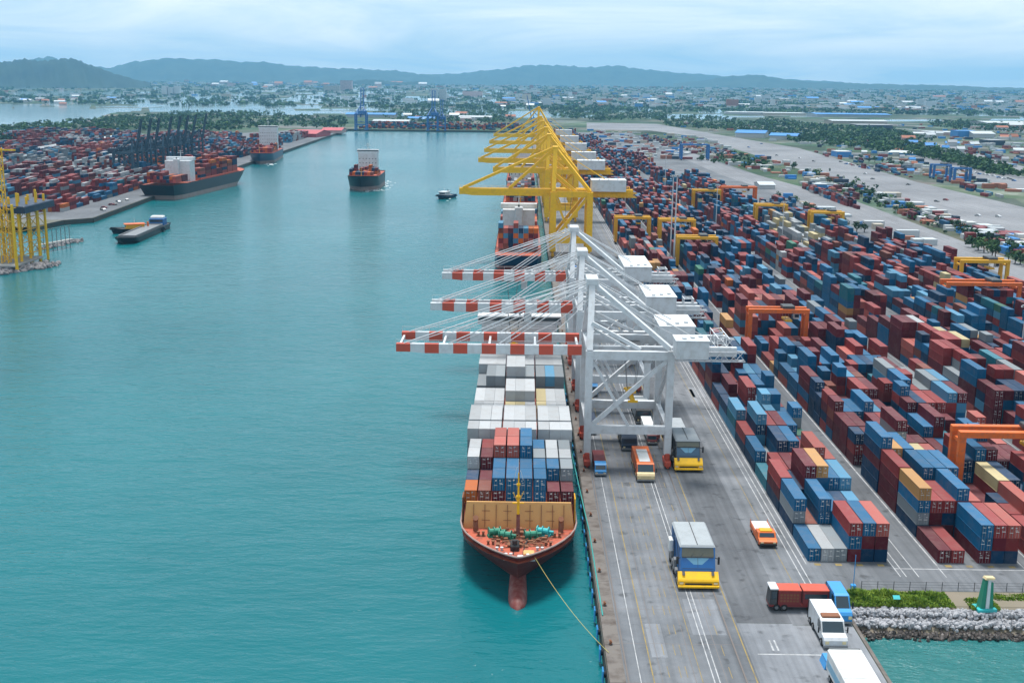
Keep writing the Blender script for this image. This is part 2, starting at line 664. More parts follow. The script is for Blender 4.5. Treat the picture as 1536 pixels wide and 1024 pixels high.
# ------------------------------------------------------------------ land, water, roads
BIG = 32000
LEFT_SHORE = [(-BIG, 700), (-302, 690), (-297, 728), (-283, 742), (-291, 880), (-310, 1300), (-346, 2263)]
gm = MB()
gm.add([(14.1, -400, 0), (56.5, -400, 0), (56.5, 190, 0), (14.1, 190, 0)], [(0, 1, 2, 3)])
gm.add([(14.1, 190, 0), (56.5, 190, 0), (56.5, 2263, 0), (14.1, 2263, 0)], [(0, 1, 2, 3)])
gm.add([(56.5, 184, 0), (BIG, 184, 0), (BIG, 2263, 0), (56.5, 2263, 0)], [(0, 1, 2, 3)])
ys_ = [2263, 3800] + [3800 + 9500 * k / 12 for k in range(1, 13)] + [26000]
for a_, b_ in zip(ys_, ys_[1:]):
    gm.add([(-BIG, a_, gz(a_)), (BIG, a_, gz(a_)), (BIG, b_, gz(b_)), (-BIG, b_, gz(b_))], [(0, 1, 2, 3)])
for a_, b_ in zip(LEFT_SHORE[1:], LEFT_SHORE[2:]):
    gm.add([(-BIG, a_[1], 0), (a_[0], a_[1], 0), (b_[0], b_[1], 0), (-BIG, b_[1], 0)], [(0, 1, 2, 3)])
struct('ground', gm, 'ground')
polysheet('water', [(-BIG, -600), (BIG, -600), (BIG, 6000), (-BIG, 6000)], WATER, 'water')

polysheet('inlet_water', [(57.0, -300), (900, -300), (900, 183.5), (57.0, 183.5)], WATER + .03, 'water_inlet')
struct('yard_pavement', MB().add([(46.5, 190, .012), (262, 190, .012), (250, 900, .012), (236, 1500, .012), (205, 2250, .012), (46.5, 2250, .012)], [(0, 1, 2, 3, 4, 5)]), 'yard')
struct('quay_apron', MB().add([(16.6, -400, .016), (37, -400, .016), (37, 2280, .016), (16.6, 2280, .016)], [(0, 1, 2, 3)])
       .add([(46.3, 176, .016), (56.4, 176, .016), (56.4, 2280, .016), (46.3, 2280, .016)], [(0, 1, 2, 3)]), 'apron')
struct('asphalt_lane', MB().add([(37, 176.5, .016), (46.3, 176.5, .016), (46.3, 2280, .016), (37, 2280, .016)], [(0, 1, 2, 3)]), 'new_asphalt')
struct('concrete_lane', MB().add([(37, -400, .016), (56.4, -400, .016), (56.4, 175.9, .016), (46.3, 175.9, .016), (46.3, 176.4, .016), (37, 176.4, .016)], [(0, 1, 2, 3, 4, 5)]), 'old_concrete')
polysheet('quay_pavement', [(-297, 730), (-283.5, 743), (-291.5, 880), (-310.5, 1300), (-346.5, 2260), (-420, 2260), (-700, 1500), (-900, 740)], 0.02, 'yard')
# quay edge: worn coping and its face
q = MB()
y = 60.0
random.seed(3)
while y < 2290:
    d = 12 if y < 700 else 120
    q.box(14.1 + random.uniform(-.05, .05), 16.6, y, y + d - .06, 0.0, 0.16 + random.uniform(0, .02))
    y += d
struct('quay_edge', q, 'coping')
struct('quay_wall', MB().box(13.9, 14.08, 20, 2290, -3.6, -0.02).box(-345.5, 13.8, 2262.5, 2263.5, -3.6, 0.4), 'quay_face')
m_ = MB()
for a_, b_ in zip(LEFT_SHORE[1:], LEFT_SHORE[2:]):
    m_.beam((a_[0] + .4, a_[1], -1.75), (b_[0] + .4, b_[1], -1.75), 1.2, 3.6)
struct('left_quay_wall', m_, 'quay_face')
struct('inlet_wall', MB().box(56.52, 57.1, -100, 190, -3.6, 0.12), 'coping')


def roadsheet(name, px, z, mat):
    return polysheet(name, [at(x, y) for x, y in px], z, mat)


roadsheet('inner_road', [(1040, 230), (1100, 253), (1190, 277), (1287, 303), (1452, 365), (1600, 420), (1600, 452), (1437, 384), (1328, 349), (1240, 319), (1138, 281), (1080, 262), (1020, 236)], .03, 'road')
roadsheet('wide_concrete_road', [(880, 184), (985, 186), (1100, 206), (1197, 222), (1264, 241), (1375, 273), (1536, 311), (1620, 332), (1620, 395), (1536, 361), (1393, 317), (1264, 276), (1173, 245), (1100, 223), (1050, 206), (975, 196), (880, 194)], .03, 'road')
roadsheet('side_road', [(1343, 226), (1402, 235), (1450, 243), (1536, 265), (1640, 292), (1640, 318), (1536, 288), (1440, 261), (1370, 238)], .03, 'road')
roadsheet('outer_road', [(1388, 213), (1430, 219), (1536, 250), (1640, 280), (1640, 292), (1536, 258), (1440, 232)], .03, 'road')

random.seed(41)
for k in range(26):
    x, y = random.choice([random.uniform(18, 33), random.uniform(38, 53)]), 160 + 340 * random.random() ** 1.6
    w_, d_ = random.uniform(1.5, 6), random.uniform(3, 18)
    struct('pavement_patch', MB().add([(x, y, .0195), (min(x + w_, 36.5 if x < 36 else 55.5), y, .0195), (min(x + w_, 36.5 if x < 36 else 55.5), y + d_, .0195), (x, y + d_, .0195)], [(0, 1, 2, 3)]), random.choice(['new_asphalt', 'old_concrete', 'apron', 'apron']))
# painted markings and crane rails
ln = MB()


def stripe(x, w, y0, y1, z=.024, mb=None):
    (mb or ln).add([(x - w / 2, y0, z), (x + w / 2, y0, z), (x + w / 2, y1, z), (x - w / 2, y1, z)], [(0, 1, 2, 3)])


for x, w in ((18.9, .14), (30.1, .16), (30.9, .16), (52.4, .2), (53.5, .2)):
    stripe(x, w, 60 if x < 50 else 190, 2000)
for x in (70.9, 72.0, 74.3, 79.4, 95.7, 114.3, 117, 125.3, 141.8, 144.0):
    stripe(x, .18, 196, 1500)
ln.add([(38.4, 165.6, .024), (48.6, 165.6, .024), (48.6, 165.9, .024), (38.4, 165.9, .024)], [(0, 1, 2, 3)])
for x in (48.4, 49.3):
    stripe(x, .2, 60, 165.5)
for x in (41.2, 42.0):
    stripe(x, .28, 167, 170.5)
ln.add([(70.9, 199.5, .026), (95.5, 199.5, .026), (95.5, 199.75, .026), (70.9, 199.75, .026)], [(0, 1, 2, 3)])
for bx in (55.2, 80.0, 98.5):
    stripe(bx - .5, .22, 201, 900, .026)
struct('white_markings', ln, 'line_white')
ly = MB()
for x, w in ((20.9, .18), (28.3, .11), (36.6, .2), (50.2, .13)):
    stripe(x, w, 60, 2000, mb=ly)
for x in (23.4, 25.2, 26.2, 33.0):
    y = 60
    while y < 700:
        stripe(x, .10, y, y + 3.5, mb=ly)
        y += 7
for bx in (55.2, 80.0):
    for k in range(4):
        ly.add([(bx + 1 + k * 4, 200.6, .027), (bx + 2.2 + k * 4, 200.6, .027), (bx + 2.2 + k * 4, 201.6, .027), (bx + 1 + k * 4, 201.6, .027)], [(0, 1, 2, 3)])
struct('yellow_markings', ly, 'line_yellow')
jn = MB()
for k in range(40):
    y = 156.3 + k * 12.4
    jn.add([(16.7, y, .0215), (36.4, y, .0215), (36.4, y + .09, .0215), (16.7, y + .09, .0215)], [(0, 1, 2, 3)])
for x in (22.2, 27.3, 32.0):
    stripe(x, .09, 60, 660, .0212, jn)
struct('slab_joints', jn, 'rail_steel')
rl = MB()
for x in (17.0, 35.0):
    rl.box(x - .12, x + .12, 60, 1900, .016, .10)
struct('crane_rail', rl, 'rail_steel')

# ------------------------------------------------------------------ shallow ponds and salt pans on the plain
random.seed(21)
pd = MB()


def pond_px(pts, z=.05):
    ps = [at(x, y) for x, y in pts]
    pd.add([(p.x, p.y, gz(p.y) + z * (6 if p.y > 3800 else 1)) for p in ps], [tuple(range(len(ps)))[::-1]])


pond_px([(-40, 164), (90, 162), (176, 166), (150, 176), (110, 186), (-40, 190)])
pond_px([(180, 152), (310, 150), (330, 156), (210, 162)])
pond_px([(20, 138), (170, 136), (190, 140), (20, 144)])
pond_px([(440, 143), (640, 145), (680, 151), (430, 149)])
pond_px([(300, 158), (430, 156), (470, 160), (310, 166)])
pond_px([(840, 151), (930, 150), (945, 157), (850, 158)])
pond_px([(700, 152), (830, 150), (840, 155), (705, 157)])
pond_px([(1040, 163), (1150, 166), (1150, 172), (1050, 170)])
for k in range(620):
    px = random.uniform(-60, 1580)
    py = 132 + 42 * random.random() ** 1.6 + (px - 785) * .011
    if px > 780 and random.random() < .72:
        continue
    w = random.uniform(15, 70) * max(py - 118 - (px - 785) * .011, 8) / 30
    h = random.uniform(.7, 2.2) * max(py - 122 - (px - 785) * .011, 6) / 16
    s = random.uniform(-6, 6)
    if 60 < px < 200 and py < 134:
        continue
    pond_px([(px, py), (px + w, py + random.uniform(-.3, .3)), (px + w + s, py + h), (px + s, py + h)], .05 + .0007 * (k % 60))
struct('ponds', pd, 'pond')

# ------------------------------------------------------------------ hills
def hill_material(name, c1, c2):
    foliage(name, c1, c2, 0.004)


hill_material('hill_near', (0.007, 0.024, 0.026), (0.022, 0.046, 0.036))
hill_material('hill_far', (0.02, 0.04, 0.035), (0.04, 0.065, 0.05))


def ridge(name, prof, dist, depth_m, mat, seed, base_y=None, n=90, rough=.09):
    """hill range: prof = photograph skyline points; stands at its own distance with real depth"""
    random.seed(seed)
    xs = [p[0] for p in prof]
    ys = [p[1] for p in prof]
    rows = 14
    V, Fc = [], []
    ph = [random.uniform(0, 6.28) for _ in range(12)]
    for i in range(n + 1):
        px = xs[0] + (xs[-1] - xs[0]) * i / n
        py = float(np.interp(px, xs, ys))
        d0 = CAMM.to_3x3() @ Vector(((px - 768) / F, -(py - 512) / F, -1.0))
        sc = dist / math.hypot(d0.x, d0.y)
        top = Vector((0, 0, CAMZ)) + d0 * sc
        H = max(top.z, 2)
        u = Vector((d0.x, d0.y, 0)).normalized()
        for j in range(rows + 1):
            t = j / rows * 2 - 1          # -1 near foot .. 0 crest .. 1 far foot
            fall = (1 - abs(t)) ** 1.15
            wob = 1 + (rough * 1.6 * math.sin(i * .9 + ph[0] + t * 3) + rough * math.sin(i * .37 + ph[1] - t * 7) + rough * math.sin(i * 1.9 + ph[2] + t * 9)) * (1 - fall) * 1.6
            z = H * fall * wob - 3
            if j == rows // 2:
                z = H * (1 + rough * .22 * math.sin(i * 1.7 + ph[3]) + rough * .20 * math.sin(i * 3.1 + ph[4]) + rough * .18 * math.sin(i * .61 + ph[5]))
            p = Vector((top.x, top.y, 0)) + u * t * depth_m
            V.append((p.x, p.y, z if fall > .5 else z * fall * 2 + (gz(p.y) - 4) * (1 - fall * 2)))
    w = rows + 1
    for i in range(n):
        for j in range(rows):
            Fc.append((i * w + j, (i + 1) * w + j, (i + 1) * w + j + 1, i * w + j + 1))
    mb = MB().add(V, Fc)
    o = mb.build(name, mat, smooth=True)
    o['kind'] = 'structure'
    return o


ridge('wooded_hill', [(-120, 112), (-40, 100), (0, 93), (40, 89), (70, 92), (95, 87), (115, 90), (140, 99), (170, 110), (200, 119), (225, 124)], 9400, 1000, 'hill_near', 4)
ridge('hills', [(-200, 96), (0, 97), (60, 88), (75, 84), (90, 90), (130, 98), (165, 102), (200, 93), (240, 88), (300, 88.5), (350, 92), (400, 94), (450, 100), (520, 103), (590, 106), (620, 110), (660, 113)], 16500, 2200, 'hill_far', 9, n=130)
ridge('hills', [(600, 115), (690, 110), (740, 105), (790, 99), (820, 97), (870, 101), (930, 99), (980, 106), (1040, 111), (1100, 115), (1160, 118), (1240, 122), (1300, 126)], 18000, 2400, 'hill_far', 12, n=110)
ridge('hills', [(1010, 126), (1060, 120), (1100, 114), (1130, 112), (1160, 116), (1210, 123), (1280, 125), (1350, 127), (1420, 128), (1480, 131), (1600, 133)], 14500, 1600, 'hill_far', 15, n=100)
ridge('wooded_hill', [(515, 133), (530, 122), (550, 119), (575, 121), (600, 124), (625, 122), (650, 129), (665, 133)], 11500, 500, 'hill_near', 18, n=50)

# ------------------------------------------------------------------ world, sun, haze
SUN_EL, SUN_AZ = R(74), R(-10)      # azimuth from +Y towards +X
w = bpy.data.worlds.new('World')
S.world = w
w.use_nodes = True
nt = w.node_tree
L = nt.links.new
bg = nt.nodes['Background']
sky = nt.nodes.new('ShaderNodeTexSky')
sky.sky_type = 'NISHITA'
sky.sun_disc = False
sky.sun_elevation = SUN_EL
sky.sun_rotation = SUN_AZ
sky.air_density = 1.2
sky.dust_density = 1.5
tc = nt.nodes.new('ShaderNodeTexCoord')
sep = nt.nodes.new('ShaderNodeSeparateXYZ')
L(tc.outputs['Generated'], sep.inputs[0])
mz = nt.nodes.new('ShaderNodeMath')
mz.operation = 'MAXIMUM'
mz.inputs[1].default_value = 0.0
L(sep.outputs['Z'], mz.inputs[0])
az = nt.nodes.new('ShaderNodeMath')
az.operation = 'ADD'
az.inputs[1].default_value = 0.085
L(mz.outputs[0], az.inputs[0])
dv = nt.nodes.new('ShaderNodeVectorMath')
dv.operation = 'DIVIDE'
cmb = nt.nodes.new('ShaderNodeCombineXYZ')
for i in range(3):
    L(az.outputs[0], cmb.inputs[i])
L(tc.outputs['Generated'], dv.inputs[0])
L(cmb.outputs[0], dv.inputs[1])
mp = nt.nodes.new('ShaderNodeMapping')
mp.inputs['Scale'].default_value = (0.50, 0.34, 0.0)
L(dv.outputs['Vector'], mp.inputs['Vector'])
n1 = nt.nodes.new('ShaderNodeTexNoise')
n1.inputs['Scale'].default_value = 1.1
n1.inputs['Detail'].default_value = 9
n1.inputs['Roughness'].default_value = 0.60
n1.inputs['Distortion'].default_value = 0.9
L(mp.outputs['Vector'], n1.inputs['Vector'])
cr = nt.nodes.new('ShaderNodeValToRGB')
e = cr.color_ramp.elements
e[0].position = 0.36
e[0].color = (SKYA[0], SKYA[1], SKYA[2], 1)
e[1].position = 0.66
e[1].color = (SKYB[0], SKYB[1], SKYB[2], 1)
L(n1.outputs['Fac'], cr.inputs['Fac'])
mx = nt.nodes.new('ShaderNodeMix')
mx.data_type = 'RGBA'
mx.inputs[0].default_value = 0.80
L(sky.outputs['Color'], mx.inputs[6])
L(cr.outputs['Color'], mx.inputs[7])
# the cloud layer is brighter towards the horizon, where it is seen edge on
hg = nt.nodes.new('ShaderNodeMapRange')
hg.inputs['From Min'].default_value = 0.0
hg.inputs['From Max'].default_value = 0.35
hg.inputs['To Min'].default_value = HORIZON
hg.inputs['To Max'].default_value = 1.0
L(mz.outputs[0], hg.inputs['Value'])
sv = nt.nodes.new('ShaderNodeVectorMath')
sv.operation = 'SCALE'
L(mx.outputs[2], sv.inputs[0])
L(hg.outputs['Result'], sv.inputs['Scale'])
L(sv.outputs['Vector'], bg.inputs['Color'])
bg.inputs['Strength'].default_value = 0.1

sd = bpy.data.lights.new('sun', 'SUN')
sd.energy = SUN_E
sd.angle = R(SUN_ANG)
sd.color = (1.0, 0.965, 0.92)
so = bpy.data.objects.new('sun', sd)
COL.objects.link(so)
dirv = Vector((math.sin(SUN_AZ) * math.cos(SUN_EL), math.cos(SUN_AZ) * math.cos(SUN_EL), math.sin(SUN_EL)))
so.rotation_euler = dirv.to_track_quat('Z', 'Y').to_euler()

hm = bpy.data.materials.new('haze')
hm.use_nodes = True
nt = hm.node_tree
for nd in list(nt.nodes):
    if nd.type == 'BSDF_PRINCIPLED':
        nt.nodes.remove(nd)
vol = nt.nodes.new('ShaderNodeVolumePrincipled')
vol.inputs['Color'].default_value = (*HAZE_COL, 1)
vol.inputs['Density'].default_value = HAZE_D
vol.inputs['Anisotropy'].default_value = 0.0
nt.links.new(vol.outputs[0], nt.nodes['Material Output'].inputs['Volume'])
M['haze'] = hm
hz = MB().box(-32600, 32600, -700, 26600, -9.0, 760).build('haze', 'haze')
hz['kind'] = 'stuff'
hz['label'] = 'pale blue haze lying over the harbour and plain'

S.view_settings.view_transform = 'Standard'
S.view_settings.look = 'None'
S.view_settings.exposure = EXPO
S.view_settings.gamma = 1.0
# ------------------------------------------------------------------ containers
CC = {
    'faded red': (0.22, 0.029, 0.029), 'maroon': (0.105, 0.011, 0.019), 'brown': (0.18, 0.050, 0.034), 'salmon': (0.33, 0.078, 0.062),
    'blue': (0.005, 0.098, 0.215), 'navy': (0.004, 0.035, 0.088), 'pale blue': (0.06, 0.21, 0.34), 'teal': (0.012, 0.13, 0.18),
    'grey': (0.19, 0.22, 0.24), 'white': (0.36, 0.38, 0.395), 'tan': (0.42, 0.22, 0.075), 'orange': (0.46, 0.11, 0.015), 'green': (0.03, 0.15, 0.10), 'cream': (0.44, 0.37, 0.20),
}
LONG, SHORT, CW, CH = 12.19, 6.06, 2.44, 2.6
RECENT = []


def set_cols(me, cols):
    a = me.color_attributes.new('col', 'FLOAT_COLOR', 'CORNER')
    buf = np.ones((len(me.loops), 4), dtype=np.float32)
    for p in me.polygons:
        buf[p.loop_start:p.loop_start + p.loop_total, :3] = cols[p.index]
    a.data.foreach_set('color', buf.ravel())


def side_uv(me):
    uv = me.uv_layers.new(name='UVMap')
    for p in me.polygons:
        n = p.normal
        for li in p.loop_indices:
            v = me.vertices[me.loops[li].vertex_index].co
            uv.data[li].uv = (v.y, v.z) if abs(n.x) > .7 else ((v.y, v.x) if abs(n.z) > .7 else (v.x * 0.0, v.z))


_cm = {}


def container_mesh(Ln, ck, h=CH):
    k = (Ln, ck, h)
    if k in _cm:
        return _cm[k]
    bm = bmesh.new()
    vs = [bm.verts.new((x, y, z)) for z in (0, h) for x, y in ((-CW / 2, 0), (CW / 2, 0), (CW / 2, Ln), (-CW / 2, Ln))]
    for f in ((3, 2, 1, 0), (4, 5, 6, 7), (0, 1, 5, 4), (1, 2, 6, 5), (2, 3, 7, 6), (3, 0, 4, 7)):
        bm.faces.new([vs[i] for i in f])
    bm.normal_update()
    big = [f for f in bm.faces if abs(f.normal.z) < .5 or f.normal.z > .5]
    r = bmesh.ops.inset_individual(bm, faces=big, thickness=0.13, depth=-0.045)
    bm.normal_update()
    me = bpy.data.meshes.new('container')
    bm.to_mesh(me)
    bm.free()
    me.materials.append(M['container'])
    c = CC[ck]
    cols = []
    rr = random.Random(hash(k) % 1000)
    for p in me.polygons:
        cols.append(c)
    set_cols(me, cols)
    side_uv(me)
    _cm[k] = me
    return me


_dm = {}


def door_mesh(ck, side, var):
    k = (ck, side, var)
    if k in _dm:
        return _dm[k]
    rr = random.Random(var * 7 + side)
    w = CW / 2 - .15
    mb = MB()
    cols = []
    c = CC[ck]
    mb.box(0, w, -0.03, 0.0, .18, CH - .18)
    cols += [c] * 6
    for x in (w * .28, w * .74):
        n0 = len(mb.f)
        mb.box(x - .022, x + .022, -.085, -.028, .1, CH - .1)
        cols += [(0.30, 0.30, 0.31)] * (len(mb.f) - n0)
    n0 = len(mb.f)
    zz = rr.uniform(1.0, 1.3)
    mb.box(w * .2, w * .82, -.11, -.03, zz, zz + .10)
    for _ in range(2):
        x, z = rr.uniform(.1, w - .5), rr.uniform(1.5, 2.2)
        mb.box(x, x + rr.uniform(.2, .45), -.05, -.03, z, z + rr.uniform(.1, .22))
    cols += [(0.62, 0.62, 0.60)] * (len(mb.f) - n0)
    me = bpy.data.meshes.new('door')
    me.from_pydata(mb.v, [], mb.f)
    me.materials.append(M['container'])
    me.uv_layers.new(name='UVMap')
    set_cols(me, cols)
    _dm[k] = me
    return me


def container(x, y, z, Ln, ck, label, group, doors=False, h=CH):
    """container with its near end at y, centre line at x"""
    o = bpy.data.objects.new('shipping_container', container_mesh(Ln, ck, h))
    COL.objects.link(o)
    o.location = (x, y, z)
    tag(o, label, 'container', group)
    if doors:
        var = random.randrange(4)
        for s in (0, 1):
            d = bpy.data.objects.new('door', door_mesh(ck, s, var))
            COL.objects.link(d)
            d.parent = o
            d.location = (-CW / 2 + .13 if s == 0 else .02, -.005 + .045, 0)
    return o


MASS = []      # (x0, x1, y0, y1, z0, z1, colour, angle pivot)


def mass(x, y, z, Ln, ck, h=CH, w=CW, rot=None):
    MASS.append((x - w / 2, x + w / 2, y, y + Ln, z, z + h, ck, rot))


def build_mass():
    n = len(MASS)
    V = np.zeros((n, 8, 3), np.float32)
    C = np.zeros((n, 3), np.float32)
    rng = np.random.default_rng(5)
    for i, (x0, x1, y0, y1, z0, z1, ck, rot) in enumerate(MASS):
        V[i] = [(x0, y0, z0), (x1, y0, z0), (x1, y1, z0), (x0, y1, z0), (x0, y0, z1), (x1, y0, z1), (x1, y1, z1), (x0, y1, z1)]
        if rot:
            px, py, a = rot
            c, s = math.cos(a), math.sin(a)
            dx, dy = V[i, :, 0] - px, V[i, :, 1] - py
            V[i, :, 0], V[i, :, 1] = px + dx * c - dy * s, py + dx * s + dy * c
        C[i] = np.array(CC[ck]) * rng.uniform(.78, 1.18)
    quads = np.array([(4, 5, 6, 7), (0, 1, 5, 4), (1, 2, 6, 5), (2, 3, 7, 6), (3, 0, 4, 7)])
    Fc = (np.arange(n)[:, None, None] * 8 + quads[None]).reshape(-1, 4)
    me = bpy.data.meshes.new('shipping_containers')
    me.from_pydata(V.reshape(-1, 3).tolist(), [], Fc.tolist())
    me.materials.append(M['container'])
    a = me.color_attributes.new('col', 'FLOAT_COLOR', 'CORNER')
    buf = np.ones((n, 20, 4), np.float32)
    buf[:, :, :3] = C[:, None, :]
    a.data.foreach_set('color', buf.ravel())
    uv = me.uv_layers.new(name='UVMap')
    L_ = V[:, 3, 1] - V[:, 0, 1]
    U = np.zeros((n, 5, 4, 2), np.float32)
    for f, q in enumerate(quads):
        for j, vi in enumerate(q):
            if f != 1 and f != 3:
                U[:, f, j, 0] = V[:, vi, 1]
            U[:, f, j, 1] = V[:, vi, 2]
    uv.data.foreach_set('uv', U.ravel())
    o = bpy.data.objects.new('shipping_containers', me)
    COL.objects.link(o)
    tag(o, 'red and blue containers massed in the yards and on ships farther off', None, None, 'stuff')
    return o


# ---- the yard beside the quay
BX = [55.2, 80.0, 98.5, 126.0, 151.5, 177.0, 195.5, 222.0]
BNAME = ['first block', 'second block', 'third block', 'fourth block', 'fifth block', 'sixth block', 'seventh block', 'eighth block']
ROWS, PITCH, BAY = 6, 2.53, 12.75
Y0 = 202.6
rg = random.Random(11)
PAL = [('faded red', 18), ('maroon', 24), ('brown', 4), ('salmon', 5), ('blue', 24), ('navy', 14), ('pale blue', 4), ('teal', 1.2), ('grey', 1.4), ('white', .8), ('tan', .9), ('orange', .5), ('green', .5), ('cream', .7)]
PK, PW = [p[0] for p in PAL], [p[1] for p in PAL]
FRONT = {  # block, bay -> rows of tiers, read off the photograph
    (0, 0): [['blue'], ['white'], ['grey'], ['maroon', 'blue', 'faded red'], ['navy', 'maroon', 'blue'], ['navy', 'maroon', 'salmon']],
    (0, 1): [['navy', 'grey', 'blue'], ['brown'], ['navy', 'blue', 'blue'], ['maroon', 'blue'], ['navy', 'navy'], ['navy', 'pale blue']],
    (0, 2): [['navy', 'maroon', 'faded red'], ['blue', 'navy'], ['blue', 'navy', 'maroon', 'maroon'], ['blue', 'navy', 'blue', 'tan'], ['maroon', 'blue', 'blue'], ['navy', 'blue', 'pale blue']],
    (0, 3): [['teal'], ['maroon', 'faded red'], ['maroon', 'maroon'], ['maroon', 'faded red'], ['maroon', 'maroon', 'brown', 'salmon'], ['maroon', 'maroon', 'salmon']],
    (0, 4): [['navy', 'blue'], ['grey'], ['blue', 'blue', 'navy'], ['blue', 'blue', 'blue'], ['maroon', 'maroon'], ['navy', 'navy']],
    (1, 0): [['maroon'], ['faded red'], [], ['maroon', 'blue', 'blue'], ['navy', 'maroon', 'faded red'], ['navy', 'faded red', 'salmon']],
    (1, 1): [['navy', 'grey', 'blue', 'tan'], ['navy', 'maroon', 'faded red'], ['maroon', 'navy', 'faded red'], ['navy', 'navy', 'faded red', 'blue'], ['blue', 'blue', 'salmon'], ['navy', 'blue']],
    (1, 2): [['maroon', 'maroon', 'maroon', 'faded red'], ['navy', 'blue', 'maroon'], ['maroon', 'maroon', 'blue', 'blue'], ['navy', 'maroon', 'blue', 'blue'], ['navy', 'navy', 'blue', 'blue'], ['maroon', 'faded red']],
    (1, 3): [['navy', 'navy', 'maroon', 'navy', 'blue'], ['maroon', 'navy', 'maroon', 'tan'], ['blue', 'navy', 'blue', 'blue'], ['maroon', 'blue', 'cream'], ['navy', 'maroon', 'cream'], ['blue', 'maroon', 'salmon']],
}
slots = {}       # (block, row, half) -> height
recs = []
for b, bx in enumerate(BX):
    yend = (2150, 2150, 1950, 1500, 1120, 860, 640, 470)[b]
    nb = int((yend - Y0) / BAY)
    base = 2.6
    dom = rg.choices(PK, PW)[0]
    for bay in range(nb):
        y = Y0 + bay * BAY
        if bay > 5 and rg.random() < (.05 if y < 1000 else .28) and (b, bay) not in FRONT:
            continue
        if bay % 3 == 0:
            base = rg.uniform(2.2, 4.4) if y < 900 else rg.uniform(2.0, 3.8)
        if b == 2 and 20 < bay < 34 and bay % 9 == 0:
            continue
        for row in range(ROWS):
            x = bx + PITCH * (row + .5)
            if rg.random() < .35:
                dom = rg.choices(PK, PW)[0]
            if (b, bay) in FRONT:
                tiers = FRONT[(b, bay)][row]
                for t, ck in enumerate(tiers):
                    recs.append([x, y, t, LONG, ck, b, bay, row, len(tiers), 0])
                slots[(b, row, bay * 2)] = slots[(b, row, bay * 2 + 1)] = len(tiers)
                continue
            white_patch = (b == 4 and 30 < bay < 40)
            two = rg.random() < .22
            for half in ((0, 1) if two else (0,)):
                h = max(0, min(5, int(round(rg.gauss(base, .95)))))
                if rg.random() < .06:
                    h = 0
                for t in range(h):
                    ck = dom if rg.random() < .45 else rg.choices(PK, PW)[0]
                    if white_patch:
                        ck = rg.choice(['white', 'white', 'grey', 'cream'])
                    recs.append([x, y + half * 6.14, t, SHORT if two else LONG, ck, b, bay, row, h, half])
                if two:
                    slots[(b, row, bay * 2 + half)] = h
                else:
                    slots[(b, row, bay * 2)] = slots[(b, row, bay * 2 + 1)] = h
scored = []
for r in recs:
    x, y, t, Ln, ck, b, bay, row, h, half = r
    hb = bay * 2 + half
    top = t == h - 1
    front = slots.get((b, row, hb - 1), 0) <= t
    left = slots.get((b, row - 1, hb), 0) <= t or slots.get((b, row - 1, hb + (0 if Ln == SHORT else 1)), 0) <= t
    p = Vector((x, y + Ln / 2, t * CH + 1.3))
    u, v = proj(p)
    z = depth(p)
    sc = 0
    if -10 < u < 1545 and v < 1035:
        k = (F / z) ** 2
        if top:
            sc += k * Ln * CW * (88 - t * CH) / z
        if front:
            sc += k * CW * CH * .9
        if left:
            sc += k * Ln * CH * x / z
    scored.append((sc, r, front))
scored.sort(key=lambda q: -q[0])
NIND = 218
tw = ['on the ground', 'second up', 'third up', 'fourth up', 'fifth up']
for i, (sc, r, front) in enumerate(scored):
    x, y, t, Ln, ck, b, bay, row, h, half = r
    jx, jy = random.uniform(-.05, .05), random.uniform(-.12, .12)
    if i < NIND and sc > 0:
        pos = 'topmost' if (t == h - 1 and t > 0) else tw[t]
        size = 'long' if Ln == LONG else ('short near' if half == 0 else 'short far')
        lab = f'{ck} {size} container {pos}, {ordinal(row + 1)} row, {ordinal(bay + 1)} bay of {BNAME[b]}'
        container(x + jx, y + jy, t * CH + .014, Ln, ck, lab, 'containers stacked in the yard blocks', doors=front and y < 300)
    else:
        mass(x + jx, y + jy, t * CH + .014, Ln, ck)

# ---- the terminal across the basin and the depot at the basin's head
rl_ = random.Random(31)
LPAL = [('faded red', 18), ('maroon', 28), ('brown', 6), ('salmon', 5), ('blue', 10), ('navy', 12), ('pale blue', 6), ('grey', 8), ('white', 10), ('teal', 1), ('tan', 1), ('orange', 2)]
LK, LW = [p[0] for p in LPAL], [p[1] for p in LPAL]
LANG = R(2.2)
for k in range(13):
    bx = -337 - k * 36
    y = 775 + k * 4 + rl_.uniform(0, 30)
    while y < 1950:
        base = rl_.choice([0, 1, 2, 3, 3, 4, 4]) if rl_.random() < .9 else 0
        dom = rl_.choices(LK, LW)[0]
        run = rl_.randint(2, 6)
        for _ in range(run):
            for row in range(9):
                h = max(0, min(5, int(round(rl_.gauss(base, .8))))) if base else 0
                for t in range(h):
                    mass(bx + row * 2.7, y, t * CH + .02, LONG, dom if rl_.random() < .5 else rl_.choices(LK, LW)[0], rot=(-300, 760, LANG))
            y += 13.5
        if rl_.random() < .5:
            y += rl_.uniform(8, 30)
for k in range(300):
    x, y = rl_.uniform(-330, 0), rl_.uniform(2300, 2480)
    for t in range(rl_.randint(1, 4)):
        mass(x, y, t * CH + .02, LONG, rl_.choice(['orange', 'blue', 'navy', 'faded red', 'maroon', 'teal']), w=5)
